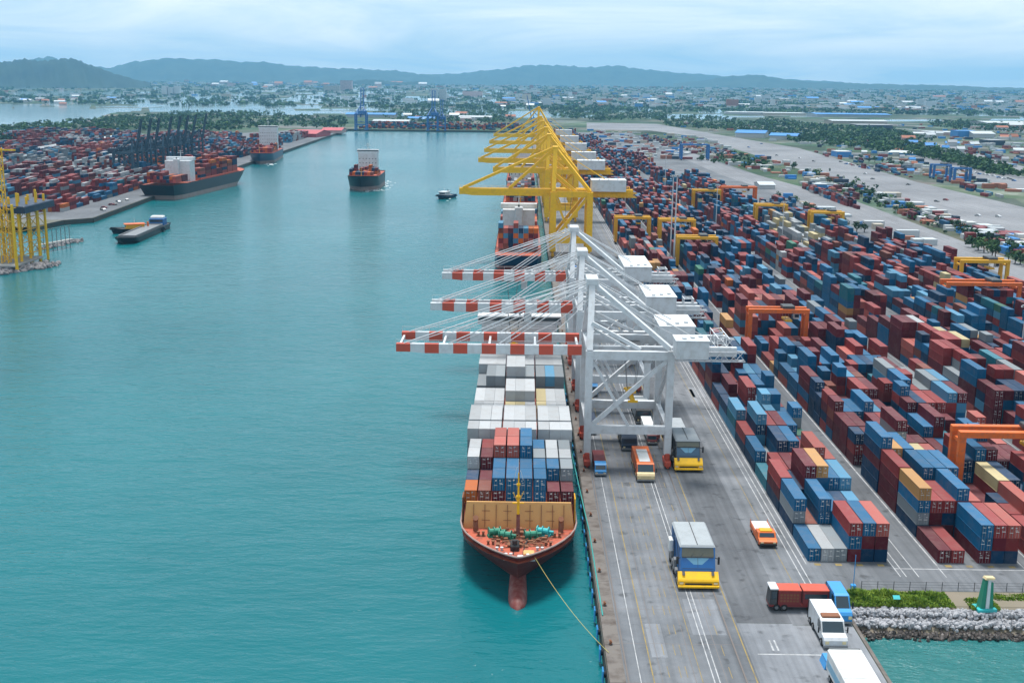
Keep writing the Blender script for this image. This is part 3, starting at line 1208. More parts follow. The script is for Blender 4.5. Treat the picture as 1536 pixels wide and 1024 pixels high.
# loose boxes parked along the inner road
for px0, py0, px1, py1, n in ((1160, 285, 1235, 312, 70), (1240, 282, 1420, 342, 24), (1300, 250, 1350, 262, 12), (1405, 270, 1500, 298, 16), (1230, 232, 1300, 244, 12), (960, 205, 1090, 235, 120), (1440, 225, 1536, 246, 40)):
    for _ in range(n):
        f = rl_.random()
        p = at(px0 + (px1 - px0) * f + rl_.uniform(-8, 8), py0 + (py1 - py0) * f + rl_.uniform(-3, 3))
        if p.x < 250 and p.y < 1500:
            p.x = 250 + rl_.uniform(0, 8)
        for t in range(rl_.randint(1, 2)):
            mass(p.x, p.y, t * CH + .03, LONG, rl_.choices(LK, LW)[0])
# ------------------------------------------------------------------ ship-to-shore cranes
def sts(label, Y, group, body, stripe_mats, boomz=27.0, apexz=42.5, tip=-28.0, back=50.0, gy=6.0, half=11.0, ww=16.0, lw=35.0, legw=1.45, houses=((34.0, 42.0, -3, 11, 27.6, 32.0),),
        solid_stay=False, raised=False, trolley_mat='yellow', trolley_x=27.0, bogie='red', bd=1.5, name='quay_crane', frames=True, loc_x=0.0, rot=0.0, scale=None, house_mat='white', drop=13.0, tk=1.0):
    t = thing(name, label, 'crane', (loc_x, Y, 0), rot, group)
    if scale:
        t.scale = (scale,) * 3
    for sx in (ww, lw):
        for s in (-1, 1):
            g = MB()
            y = s * half
            g.cbox(sx - .75, sx + .75, y - 2.6, y + 2.6, .75, 1.9, .15)
            g.cbox(sx - .6, sx + .6, y - 1.0, y + 1.0, 1.9, 3.4, .12)
            for k in (-2.0, -.7, .7, 2.0):
                g.tube((sx - .3, y + k, .52), (sx + .3, y + k, .52), .42, 10)
            g.build('bogie', bogie, t)
            top = apexz * .0 + boomz + (1.0 if sx == ww else 1.2)
            l = MB()
            l.beam((sx, y, 3.2), (sx, y, top), legw, legw, up=(0, 1, 0))
            l.build('leg', body, t)
    for s in (-1, 1):
        y = s * half
        MB().beam((ww + legw / 2, y, 9), (lw - legw / 2, y, 9), 1.2 * tk, 1.7 * tk).build('portal_beam', body, t)
        MB().beam((ww + legw / 2, y, boomz), (lw - legw / 2, y, boomz), 1.2 * tk, 1.8 * tk).build('upper_beam', body, t)
        MB().beam((ww + .8, y + s * .05, 9.9), (lw - .8, y + s * .05, boomz - 1.0), .85 * tk, .85 * tk).build('brace', body, t)
        MB().beam((ww if s < 0 else lw, -half + legw / 2, 9), (ww if s < 0 else lw, half - legw / 2, 9), 1.1, 1.5).build('cross_beam', body, t)
        MB().beam((ww if s < 0 else lw, -half + legw / 2, boomz + .05), (ww if s < 0 else lw, half - legw / 2, boomz + .05), 1.1, 1.6).build('cross_beam', body, t)
        MB().beam((ww, y, boomz + .9), (ww + .8, s * 1.9, apexz), 1.25 * tk, 1.25 * tk, up=(0, 1, 0)).build('mast', body, t)
        MB().beam((ww + 1.2, s * 2.2, apexz - .3), (lw, s * (half - .4), boomz + 1.4), .95 * tk, .95 * tk).build('backstay', body, t)
        MB().beam((ww + .6, s * (half - 3), boomz + (apexz - boomz) * .45), (lw - 7, s * (half - 1), boomz + 1.2), .7 * tk, .7 * tk).build('backstay', body, t)
    if not raised:
        for s in (-1, 1):
            y = s * half
            MB().beam((ww + .8, s * (half - .1), boomz - 1.2), ((ww + lw) / 2, s * (half + .1), 10), .55 * tk, .55 * tk).build('brace', body, t)
            MB().beam((ww + .5, s * (half * .6), boomz + (apexz - boomz) * .36), (lw - 9.5, s * (half - 1.4), boomz + 1.1), .45 * tk, .45 * tk).build('brace', body, t)
            MB().tube((ww + 1.2, s * 1.4, apexz + .3), (back - 6, s * gy, boomz + bd / 2), .16, 6).build('stay', body, t)
        MB().beam((ww + .2, -half, boomz + .6), (ww + .7, half * .25, boomz + (apexz - boomz) * .62), .45, .45).build('brace', body, t)
        MB().beam((lw, -half + .8, boomz - 1), (lw, half - .8, 10), .6 * tk, .6 * tk).build('brace', body, t)
    MB().cbox(ww - .6, ww + 2.3, -3.2, 3.2, apexz - .4, apexz + 1.1, .2).build('mast_head', body, t)
    MB().beam((ww + .5, -half * .55, boomz + (apexz - boomz) * .5), (ww + .5, half * .55, boomz + (apexz - boomz) * .5), .8, .9).build('mast_tie', body, t)
    # boom: two girders with bands of colour, tied together
    hinge = ww - 1.6
    L_ = hinge - tip
    ang = R(78) if raised else 0.0

    def bp(d, y, z=0.0):                     # point at distance d out along the boom
        return Vector((hinge - d * math.cos(ang) - z * math.sin(ang) * (1 if raised else 0), y, boomz + .1 + d * math.sin(ang) + (z * math.cos(ang))))
    for s in (-1, 1):
        g = MB()
        n = max(1, int(round(L_ / 3.4)))
        rings = []
        for k in range(n + 1):
            d = L_ * k / n
            tp = 1.0 if k < n - 1 else .72
            rings.append([bp(d, s * gy - .75, -bd / 2 * tp), bp(d, s * gy + .75, -bd / 2 * tp), bp(d, s * gy + .75, bd / 2), bp(d, s * gy - .75, bd / 2)])
        for k in range(n):
            mi = (k % 2) if stripe_mats[0] != stripe_mats[1] else 0
            g.loft([rings[k], rings[k + 1]], k == 0, k == n - 1, mi)
        g.build('boom_girder', list(stripe_mats), t)
        rr = MB()
        for k in range(0, n + 1):
            p = bp(L_ * k / n, s * (gy + 1.0), bd / 2)
            rr.beam(p, p + Vector((0, 0, 1.1)), .07)
        rr.beam(bp(0, s * (gy + 1.0), bd / 2 + 1.05), bp(L_, s * (gy + 1.0), bd / 2 + 1.05), .07)
        rr.build('handrail', 'grey_white' if body == 'white' else body, t)
        MB().beam((hinge + 1.5, s * gy, boomz + .1), (back, s * gy, boomz + .1), 1.1 * tk, bd).build('rear_girder', body, t)
    for k in (0.02, .25, .5, .75, .985):
        MB().beam(bp(L_ * k, -gy + .75), bp(L_ * k, gy - .75), .5, .8).build('boom_tie', body, t)
    ap = Vector((ww + .6, 0, apexz + .6))
    if not raised:
        for s in (-1, 1):
            for k, f in enumerate((.96, .72, .45)):
                p = ap + Vector((0, s * (1.6 + .3 * k), -.2 * k))
                e = bp(L_ * f, s * gy, bd / 2)
                if solid_stay:
                    if k == 0 or k == 2:
                        MB().beam(p, e, .75 * tk, .75 * tk).build('stay', body, t)
                else:
                    MB().tube(p, e, .15, 6).build('stay', body, t)
                    MB().tube(p + Vector((0, .9 * s, -1.2)), e + Vector((1.4, 0, 0)), .10, 6).build('stay', body, t)
        if not solid_stay:
            for s in (-1, 1):
                mb = MB()
                a, b2 = ap + Vector((0, s * 2, -4)), bp(L_ * .3, s * gy, .5)
                pts = [a.lerp(b2, k / 8) - Vector((0, 0, 1.6 * math.sin(math.pi * k / 8))) for k in range(9)]
                mb.path(pts, .09, 5).build('rope', 'white', t)
                a, b2 = ap + Vector((0, s * 1, -1)), Vector((back - 8, s * gy, boomz + 1))
                mb2 = MB().path([a.lerp(b2, k / 8) - Vector((0, 0, 1.2 * math.sin(math.pi * k / 8))) for k in range(9)], .09, 5)
                mb2.build('rope', 'white', t)
    for (x0, x1, y0, y1, z0, z1) in houses:
        h = MB().cbox(x0, x1, y0, y1, z0, z1, .12).build('machinery_house', house_mat, t)
        MB().cbox(x0 - .2, x1 + .2, y0 - .2, y1 + .2, z1 - .02, z1 + .22, .08).build('roof', 'white' if house_mat == 'white' else house_mat, h)
        v = MB()
        for k in range(3):
            xx = x0 + (x1 - x0) * (.2 + .27 * k)
            v.box(xx, xx + .9, y0 + 1 + k * 1.1, y0 + 2.2 + k * 1.1, z1 + .24, z1 + .62)
        v.build('roof_vent', 'grey_white', h)
        MB().box(x0 + .8, x0 + 1.7, y0 - .05, y0 - .01, z0 + .2, z0 + 2.2).build('door', 'grey_white', h)
    # platforms and lattice at the landward end
    if frames:
        for s in (-1, 1):
            MB().truss((lw + 1, s * (gy + .5), boomz - .9), (back + 2, s * (gy + .5), boomz - .9), 1.6, 2.2, 9, .2).build('walkway_frame', body if body != 'white' else 'white', t)
        MB().truss((back - 3, -gy, boomz + 1.8), (back - 3, gy, boomz + 1.8), 2.6, 2.6, 5, .2).build('end_frame', body, t)
        st = MB()
        for k in range(6):
            z0 = 10 + k * (boomz - 10) / 6
            z1 = 10 + (k + 1) * (boomz - 10) / 6
            ya, yb = (half - 5, half - 1.6) if k % 2 else (half - 1.6, half - 5)
            st.beam((ww + 1.3, ya, z0), (ww + 1.3, yb, z1), .7, .14)
            st.beam((ww + 1.7, ya, z0 + 1), (ww + 1.7, yb, z1 + 1), .07)
            st.box(ww + .8, ww + 1.8, min(ya, yb) - .6 if k % 2 == 0 else max(ya, yb) - .4, min(ya, yb) + .4 if k % 2 == 0 else max(ya, yb) + .6, z1 - .08, z1 + .02)
        st.build('stair', 'grey_white' if body == 'white' else body, t)
    # trolley with cab and hanging spreader
    tx = trolley_x
    tr = MB().cbox(tx - 2.4, tx + 2.4, -gy + .3, gy - .3, boomz - 1.6, boomz - .2, .15)
    tr.build('trolley', 'dark_steel' if body != 'yellow' else 'gold', t)
    c = MB().cbox(tx + 2.8, tx + 4.9, -1.3, 1.3, boomz - 4.2, boomz - 1.5, .2).build('operator_cab', body if body != 'white' else 'grey_white', t)
    MB().box(tx + 2.72, tx + 2.78, -1.1, 1.1, boomz - 3.8, boomz - 2.2).build('window', 'glass', c)
    zs = boomz - drop
    sp = MB().cbox(tx - 1.2, tx + 1.2, -1.3, 1.3, zs + 1.2, zs + 2.2, .15)
    sp.beam((tx, -5.9, zs + .6), (tx, 5.9, zs + .6), 1.0, .7)
    sp.beam((tx - 1.2, -5.9, zs + .45), (tx + 1.2, -5.9, zs + .45), .45, .5)
    sp.beam((tx - 1.2, 5.9, zs + .45), (tx + 1.2, 5.9, zs + .45), .45, .5)
    sp.build('spreader', trolley_mat, t)
    for dx in (-1, 1):
        for dy in (-1, 1):
            MB().tube((tx + dx * 1.8, dy * 2.2, boomz - 1.5), (tx + dx * .9, dy * 1.0, zs + 2.1), .07, 5).build('hoist_rope', 'steel', t)
    return t


WG = 'white quay cranes over the container ship'
sts('white quay crane nearest the camera, wide red banded boom and two machine houses', 268, WG, 'white', ('red', 'white'), tip=-29.5, back=51, gy=6.5, bd=2.2, tk=1.15, legw=1.65,
    houses=((35.2, 42.6, -18, -11.8, 27.9, 32.0), (33.2, 41.6, -3, 11, 27.6, 32.2)))
sts('white quay crane in the middle of the three with red banded booms', 315, WG, 'white', ('red', 'white'), tip=-25.5, back=50, gy=2.4, bd=2.4, tk=1.15, legw=1.65, trolley_x=-2, houses=((34.0, 42.2, -11.5, 7.5, 27.8, 32.2),), drop=10)
sts('white quay crane next to the yellow cranes, red banded boom', 368, WG, 'white', ('red', 'white'), tip=-26.0, back=49, gy=3.0, bd=2.4, tk=1.15, legw=1.65, trolley_x=-3, houses=((32.6, 41.2, -12.5, 11.5, 27.8, 32.2),), drop=12)

YG = 'yellow quay cranes along the far berths'
yl = ['yellow quay crane nearest the white cranes, thick stay to its boom tip', 'second yellow quay crane from the white cranes', 'third yellow quay crane from the white cranes',
      'fourth yellow quay crane from the white cranes', 'fifth yellow quay crane from the white cranes', 'farthest yellow quay crane, tallest against the green plain']
for k, Y in enumerate((602, 760, 856, 985, 1130, 1290)):
    sts(yl[k], Y, YG, 'yellow', ('yellow', 'yellow'), boomz=33, apexz=(56, 56, 57, 58, 58, 64)[k], tip=(-33.5, -20, -33.5, -33.5, -33.5, -33.5)[k], back=58, gy=2.4, half=10, legw=3.1, bd=3.6, tk=1.75, solid_stay=True,
        houses=((36, 54, -6, 6, 34.2, 40.0),), trolley_x=24, bogie='gold', drop=16)

# dark cranes of the terminal across the basin, and the blue ones at the basin's head with booms up
DG = 'dark quay cranes of the terminal across the basin'
for k, (x, z) in enumerate(((236, 1066), (250, 1094), (262, 1121), (279, 1160), (292, 1192), (303, 1216), (314, 1246), (329, 1290))):
    X = (x - 785) * z / F
    sts(f'dark quay crane across the basin, {ordinal(k + 1)} from the left of eight', (z - 19) / .9755, DG, 'teal_dark', ('teal_dark', 'teal_dark'), boomz=24, apexz=38, tip=-20, back=44, gy=2.2, half=8, legw=2.0, solid_stay=True,
        raised=True, houses=((34, 42, -4, 4, 24.6, 28.5),), bogie='teal_dark', trolley_mat='teal_dark', house_mat='navy', loc_x=X - 6, rot=math.pi, frames=False, scale=.92)
BG_ = 'blue quay cranes with raised booms at the head of the basin'
for k, (x, yq, lab, sc) in enumerate(((547, 2283, 'blue quay crane with raised boom, left at the head of the basin', 1.15), (652, 2283, 'blue quay crane with raised boom, in the middle of the basin head', 1.1), (664, 2290, 'blue quay crane standing close behind the middle one', .85))):
    z = yq * .9755 + 19
    X = (x - 785) * z / F
    sts(lab, yq - 22, BG_, 'blue', ('blue', 'blue'), boomz=26, apexz=40, tip=-30, back=40, gy=2.4, half=9, legw=2.2, solid_stay=True, raised=True, bogie='blue', trolley_mat='blue', house_mat='blue', loc_x=X, rot=-math.pi / 2, frames=False, scale=sc)
sts('blue quay crane with raised boom beyond the yellow cranes', 1960, BG_, 'blue', ('blue', 'blue'), boomz=28, apexz=44, tip=-30, back=48, gy=2.4, half=10, legw=2.4, solid_stay=True, raised=True, bogie='blue', trolley_mat='blue', house_mat='blue', frames=False)


# ------------------------------------------------------------------ yard gantries
def rtg(label, x0, x1, Y, mat, h=14.5, dy=7.0, group='gantry cranes straddling the container blocks', th=1.15, name='yard_gantry'):
    t = thing(name, label, 'gantry crane', ((x0 + x1) / 2, Y, 0), 0, group)
    w = (x1 - x0) / 2
    for sx in (-w, w):
        for s in (-1, 1):
            MB().beam((sx, s * dy / 2, 2.2), (sx, s * dy / 2, h - .6), th, th * .8, up=(0, 1, 0)).build('leg', mat, t)
            b = MB()
            for k in (-.9, .9):
                b.tube((sx - .35, s * dy / 2 + k, .75), (sx + .35, s * dy / 2 + k, .75), .75, 12)
            b.build('wheel', 'rubber', t)
        MB().cbox(sx - .6, sx + .6, -dy / 2 - 1.6, dy / 2 + 1.6, 1.3, 2.3, .12).build('sill_beam', mat, t)
        MB().beam((sx, -dy / 2 + th * .4, h - 1.8), (sx, dy / 2 - th * .4, h - 1.8), .7, .8).build('cross_beam', mat, t)
    for s in (-1, 1):
        MB().cbox(-w - .8, w + .8, s * dy / 2 - th * .55, s * dy / 2 + th * .55, h - .7, h + .7, .1).build('girder', mat, t)
    tx = w * .35
    MB().cbox(tx - 2, tx + 2, -dy / 2 - .2, dy / 2 + .2, h + .72, h + 1.7, .15).build('trolley', 'dark_steel', t)
    c = MB().cbox(tx + 2.2, tx + 4.0, -1, 1, h - 3.0, h - .8, .15).build('operator_cab', 'grey_white', t)
    MB().box(tx + 2.4, tx + 3.8, -1.06, -1.02, h - 2.4, h - 1.3).build('window', 'glass', c)
    MB().cbox(tx - 1.2, tx + 1.2, -3.0, 3.0, h - 3.6, h - 2.9, .1).build('spreader', 'gold', t)
    for dx in (-1, 1):
        for s in (-1, 1):
            MB().tube((tx + dx * 1.4, s * 2.2, h + .8), (tx + dx * .9, s * 2.0, h - 3.0), .06, 5).build('hoist_rope', 'steel', t)
    eb = MB().cbox(-w - .55, -w + .55, -1.6, 1.6, 2.32, 4.4, .12)
    eb.build('engine_box', 'grey_white', t)
    ld = MB()
    for s in (-.25, .25):
        ld.beam((w + .75, dy / 2 + s, 2.4), (w + .75, dy / 2 + s, h - .8), .07)
    for k in range(24):
        z = 2.6 + k * .48
        ld.beam((w + .75, dy / 2 - .25, z), (w + .75, dy / 2 + .25, z), .05)
    ld.build('ladder', mat, t)
    return t


rtg('orange yard gantry nearest the green monument, partly out of view', 97.0, 121.0, 241, 'orange', h=14.6, dy=4.6, th=1.5)
rtg('orange yard gantry straddling the second block behind the white cranes', 77.6, 96.6, 379, 'orange', h=14.6, th=1.2, dy=4.5)
rtg('orange yard gantry by the white warehouse at the edge of the yard', 166.0, 193.6, 440, 'orange', h=14.6, th=1.4)
rtg('yellow yard gantry behind the orange one near the white warehouse', 193.8, 214.0, 500, 'gold', h=14.6, th=1.5)
rtg('yellow yard gantry straddling the second block near the tall light mast', 77.6, 96.6, 565, 'gold', h=15, th=1.6)
rtg('yellow yard gantry straddling the first block beside the yellow cranes', 53.6, 72.6, 650, 'gold', h=15, th=1.6)
rtg('yellow yard gantry straddling the second block behind the light mast', 77.6, 96.6, 640, 'gold', h=15, th=1.6)
rtg('yellow yard gantry at the inner road, left of a pair', 149.7, 168.6, 730, 'gold', h=15, th=1.7)
rtg('yellow yard gantry at the inner road, right of a pair', 175.0, 193.6, 690, 'gold', h=15, th=1.7)
rtg('orange yard gantry over the red cluster beside the inner road', 149.7, 175.0, 860, 'orange', h=15, th=1.8)
rtg('orange yard gantry left of the red cluster by the inner road', 124.3, 143.0, 830, 'gold', h=15, th=1.5)
rtg('rusty yard gantry standing alone far down the first block', 53.6, 72.6, 900, 'rust', h=15, th=1.7)
rtg('dark blue yard gantry on the edge of the wide concrete road', 195, 228, 1420, 'blue', h=19, dy=12, th=2.6)
rtg('blue rail gantry on the wide concrete road, left of two', *[at(x, 268).x for x in (1398, 1421)], at(1410, 268).y, 'blue', h=14, dy=10, th=2.2)
rtg('blue rail gantry with a roofed trolley on the wide concrete road, right of two', *[at(x, 273).x for x in (1424, 1446)], at(1440, 274).y, 'blue', h=14, dy=10, th=2.4)


# ------------------------------------------------------------------ light masts
def mast(label, x, y, h=30, group='tall light masts over the yard', r=.28):
    t = thing('light_mast', label, 'light mast', (x, y, 0), 0, group)
    MB().tube((0, 0, 0), (0, 0, h), r, 10, r * .5).build('pole', 'white', t)
    MB().tube((0, 0, h - .3), (0, 0, h), 1.3, 12).build('lamp_ring', 'steel', t)
    for k in range(6):
        a = k * math.pi / 3
        MB().cbox(1.3 * math.cos(a) - .35, 1.3 * math.cos(a) + .35, 1.3 * math.sin(a) - .25, 1.3 * math.sin(a) + .25, h - .75, h - .3, .08).build('lamp', 'grey_white', t)
    MB().cbox(-.5, .5, -.5, .5, 0.02, .6, .1).build('footing', 'concrete', t)


mast('tall white light mast nearest the white cranes, standing in the first lane', 75.6, 560, 46, r=.5)
mast('tall white light mast close beside the other in the first lane', 77.0, 585, 44, r=.4)
mast('pale light mast by the white warehouse at the yard edge', 171.5, 380, 17)
mast('light mast in the fourth lane beside blue stacks', 147.0, 640, 26)
mast('light mast far down the first lane', 75.6, 840, 36, r=.4)
mast('light mast far down the third lane', 119.5, 960, 34, r=.4)
mast('light mast in the third lane near the blue gantry', 119.5, 700, 30)
# ------------------------------------------------------------------ ships
def hull_mb(Lp, B, D, bow, stern, rake, wl=0.0, bottom=-2.6, boot=1.6, sheer=1.6, pw=(2.3, .62), tuck=.72):
    """hull with its stem at y = 0 on deck level, pointing to -y; z = 0 at the water"""
    lev = [bottom, wl, boot, boot + .02, (boot + D) * .55, D]
    us = [0, .012, .04, .09, .16, .25, .36, .5, .66, .82, 1.0]
    V, Fc, mi = [], [], []
    rows = []
    for zi, z in enumerate(lev):
        f = max(0.0, z / D)
        y0 = rake * (1 - f ** .8)
        be = bow * (1.0 + .55 * (1 - f))
        pts = []
        for u in us:
            y = y0 + (be - y0) * u
            e = 1.25 + (pw[0] - 1.25) * f
            h = B / 2 * (1 - (1 - u) ** e) ** (pw[1] + .35 * (1 - f))
            pts.append((h, y, u))
        pts.append((B / 2, (be + Lp - stern) / 2, 1))
        for u in (0, .25, .5, .75, 1.0):
            y = Lp - stern * (1 - u) - (1 - f) * stern * .35 * u
            k = 1 - (1 - (tuck + (1 - tuck) * f * .7)) * u ** 2
            pts.append((B / 2 * k, y, 1))
        rows.append([(h, y, z + sheer * (max(0, 1 - y / (bow * 1.6)) ** 2) * f) for h, y, u in pts])
    n = len(rows[0])
    for s in (1, -1):
        o = len(V)
        for r in rows:
            V += [(s * h, y, z) for h, y, z in r]
        for k in range(len(rows) - 1):
            for i in range(n - 1):
                Fc.append((o + k * n + i, o + k * n + i + 1, o + (k + 1) * n + i + 1, o + (k + 1) * n + i))
                mi.append(1 if k < 2 else 0)
    h = len(rows) * n
    for k in range(len(rows) - 1):               # transom
        a, b2 = k * n + n - 1, (k + 1) * n + n - 1
        Fc.append((a, h + a, h + b2, b2))
        mi.append(1 if k < 2 else 0)
    mb = MB()
    mb.v, mb.f, mb.m = V, Fc, mi
    deck = rows[-1]
    return mb, deck


def hull_obj(mb, mats, parent, name='hull'):
    o = mb.build(name, mats, parent)
    bm = bmesh.new()
    bm.from_mesh(o.data)
    bmesh.ops.remove_doubles(bm, verts=bm.verts, dist=.003)
    bmesh.ops.recalc_face_normals(bm, faces=bm.faces)
    bm.to_mesh(o.data)
    bm.free()
    for p in o.data.polygons:
        p.use_smooth = True
    o.data.set_sharp_from_angle(angle=R(40))
    return o


def deck_mb(deck, drop, inset=.12):
    pts = [(max(h - inset, 0), y, z - drop) for h, y, z in deck]
    mb = MB()
    n = len(pts)
    V = [(h, y, z) for h, y, z in pts] + [(-h, y, z) for h, y, z in pts]
    mb.add(V, [(i, i + 1, n + i + 1, n + i) for i in range(n - 1)])
    return mb


def house(parent, x0, x1, y0, y1, z0, z1, mat='white', floors=4, name='superstructure'):
    h = MB().cbox(x0, x1, y0, y1, z0, z1, .15).build(name, mat, parent)
    wd = MB()
    fh = (z1 - z0) / floors
    for k in range(floors - 1):
        n = max(3, int((x1 - x0) / 2.6))
        for i in range(n):
            xx = x0 + (x1 - x0) * (i + .5) / n
            zz = z0 + fh * (k + .45)
            wd.box(xx - .4, xx + .4, y0 - .04, y0 - .005, zz, zz + .75)
    wd.build('cabin_window', 'glass', h)
    b = MB().cbox(x0 - 1.2, x1 + 1.2, y0 + .6, y0 + 5.2, z1 + .01, z1 + 2.7, .2).build('bridge', mat, h)
    MB().box(x0 - .9, x1 + .9, y0 + .54, y0 + .59, z1 + 1.2, z1 + 2.2).build('bridge_window', 'glass', h)
    m = MB()
    cx = (x0 + x1) / 2
    m.tube((cx, y0 + 3, z1 + 2.6), (cx, y0 + 3, z1 + 8.5), .3, 8, .15)
    m.beam((cx - 2.6, y0 + 3, z1 + 6), (cx + 2.6, y0 + 3, z1 + 6), .22)
    m.beam((cx - 1.6, y0 + 2.6, z1 + 7.4), (cx + 1.6, y0 + 2.6, z1 + 7.4), .35, .3)
    m.build('radar_mast', 'grey_white', h)
    f = MB().cbox(cx - 2.2, cx + 2.2, y1 - 1.2, y1 + 3.2, z0 + (z1 - z0) * .3, z1 + 1.6, .4).build('funnel', 'grey_white', h)
    MB().tube((cx, y1 + 1, z1 + 1.5), (cx, y1 + 1, z1 + 2.8), .5, 8).build('exhaust_pipe', 'black', f)
    return h


# ---- the container ship under the white cranes
SX, SY = 0.0, 189.3
ship = thing('container_ship', 'maroon container ship with red bulbous bow under the white cranes', 'container ship', (SX, SY, WATER))
mb, dk = hull_mb(157, 22.6, 7.6, 19.0, 18, 9.0, sheer=1.0, boot=1.5, pw=(1.72, .80))
hull_obj(mb, ['hull_maroon', 'boot_red'], ship)
deck_mb(dk, 1.15).build('deck', 'deck_red', ship)
rim = MB()
for s in (1, -1):
    rim.path([(s * h, y, z + .05) for h, y, z in dk], .17, 6)
rim.build('bulwark_rail', 'boot_pale', ship)
stf = MB()
for s in (1, -1):
    for i in range(3, 11):
        h, y, z = dk[i]
        stf.beam((s * (h - .1), y, z - .1), (s * (h - 1.0), y + .5, z - 1.1), .12)
stf.build('bulwark_stay', 'deck_red', ship)
# bulb
bl = MB()
rings = []
for k in range(11):
    t_ = k / 10
    yy = -3.6 + t_ * 17
    rr = 1.75 * math.sqrt(max(0.0, 1 - (1 - min(t_ / .32, 1)) ** 2.2)) + .02
    rings.append([(rr * math.cos(a) * (1 - .25 * max(0, t_ - .5)), yy, -.35 + rr * 1.15 * math.sin(a)) for a in [2 * math.pi * i / 16 for i in range(16)]])
bl.loft(rings)
bl.build('bulbous_bow', 'boot_red', ship, smooth=True)
ZD = 7.6 - 1.15 + .35        # foredeck height over water near the bow
# breakwater across the foredeck
bw = MB()
bw.loft([[(-10.9, 18.6, 6.3), (10.9, 18.6, 6.3), (10.9, 19.0, 6.3), (-10.9, 19.0, 6.3)],
         [(-10.2, 19.6, 11.7), (10.2, 19.6, 11.7), (10.2, 20.0, 11.7), (-10.2, 20.0, 11.7)]])
bwo = bw.build('breakwater', 'tan', ship)
rb = MB()
for k in range(9):
    x = -8.8 + k * 2.2
    rb.beam((x, 18.45, 6.9), (x, 19.35, 11.3), .10, .10, up=(1, 0, 0))
for k in range(4):
    x = -6.4 + k * 4.2
    rb.box(x - .8, x + .8, 18.75, 18.82, 8.2, 8.28)
    rb.box(x - .8, x + .8, 19.10, 19.17, 10.0, 10.08)
rb.build('stiffener', 'rust', bwo)
for sx in (-8.3, 8.2):
    MB().tube((sx, 17.2, 6.3), (sx, 17.4, 9.0), .55, 10, .45).tube((sx, 17.4, 8.9), (sx, 16.7, 9.5), .5, 10, .55).build('ventilator', 'rust', ship)
# windlasses, bollards, mast and clutter of the foredeck
rnd = random.Random(2)


def winch(x, y, rot, mat):
    w = MB()
    c, s = math.cos(rot), math.sin(rot)
    T = lambda a, b2, z: (x + a * c - b2 * s, y + a * s + b2 * c, ZD + z)
    w.tube(T(-1.3, 0, .9), T(1.0, 0, .9), .62, 12)
    for k in (-1.3, -.3, .9):
        w.tube(T(k - .07, 0, .9), T(k + .07, 0, .9), .98, 14)
    w.tube(T(1.0, 0, .9), T(1.9, 0, .9), .3, 10)
    w.loft([[T(-1.6, -.8, -.4), T(1.4, -.8, -.4), T(1.4, .8, -.4), T(-1.6, .8, -.4)], [T(-1.5, -.6, .35), T(1.3, -.6, .35), T(1.3, .6, .35), T(-1.5, .6, .35)]])
    w.tube(T(1.2, .6, .1), T(1.2, 1.4, .1), .45, 8)
    w.build('windlass', mat, ship)


winch(-4.4, 14.4, .25, 'green')
winch(-2.3, 12.9, -.25, 'green')
winch(2.5, 13.3, .2, 'green')
winch(4.9, 14.9, -.3, 'teal')
bo = []
for (x, y) in ((-7.2, 14.5), (-5.2, 10), (5.6, 9.8), (7.4, 14.2), (-1.8, 4.2), (2.2, 4.0), (-3.5, 7.0), (4.0, 7.2)):
    b = MB()
    for d in (-.45, .45):
        b.tube((x + d, y, ZD - .4), (x + d, y, ZD + .75), .24, 10).tube((x + d, y, ZD + .7), (x + d, y, ZD + .85), .32, 10)
    b.box(x - .9, x + .9, y - .35, y + .35, ZD - .4, ZD + .08)
    b.build('bollard', 'rust' if y > 8 else 'grey_white', ship)
ch = MB()
for s in (-1, 1):
    ch.path([(s * 1.7, 11.6, ZD + .3), (s * 1.2, 9.0, ZD + .1), (s * .9, 6.5, ZD + .12), (s * .9, 4.6, ZD + .3)], .17, 6)
ch.build('anchor_chain', 'black', ship)
MB().cbox(-1.5, .2, 6.4, 9.6, ZD - .3, ZD + 1.4, .25).tube((-.65, 7.2, ZD + 1.3), (-.65, 7.2, ZD + 2.2), .5, 10).build('chain_stopper', 'black', ship)
MB().cbox(.9, 3.0, 4.5, 6.3, ZD - .3, ZD + .7, .15).build('hatch', 'cream_paint' if 'cream_paint' in M else 'tan', ship)
MB().cbox(-.2, 1.0, 3.0, 4.3, ZD - .2, ZD + .6, .15).build('fairlead', 'white', ship)
clut = MB()
for k in range(60):
    a = rnd.uniform(0, 6.28)
    x, y = rnd.gauss(0, 3.2), rnd.uniform(8.5, 16)
    if abs(x) > 6.5:
        continue
    clut.path([(x + .5 * math.cos(a + j) * (1 + .1 * j), y + .5 * math.sin(a + j), ZD + .12 + .05 * j) for j in range(6)], .12, 5)
for k in range(46):
    x, y = rnd.gauss(0, 3.4), rnd.uniform(8.0, 17.0)
    if abs(x) > 7 or (abs(x) > 4.5 and y < 12):
        continue
    a, b_, c_ = rnd.uniform(.15, .5), rnd.uniform(.15, .6), rnd.uniform(.2, .9)
    clut.box(x - a, x + a, y - b_, y + b_, ZD - .2, ZD + c_)
clut.build('rope_coil', 'rust', ship)['kind'] = 'stuff'
ms = MB()
ms.tube((-.1, 15.2, ZD - .4), (-.1, 15.2, ZD + 4.2), .42, 10, .34)
ms.build('foremast_foot', 'boot_red', ship)
ms = MB()
ms.tube((-.1, 15.2, ZD + 4.15), (-.1, 15.2, ZD + 12.5), .30, 10, .12)
ms.beam((-1.2, 15.2, ZD + 6.4), (1.0, 15.2, ZD + 6.4), .2).beam((-.1, 15.0, ZD + 6.4), (-1.1, 15.1, ZD + 8.6), .1).beam((-.1, 15.0, ZD + 6.4), (.9, 15.1, ZD + 8.8), .1)
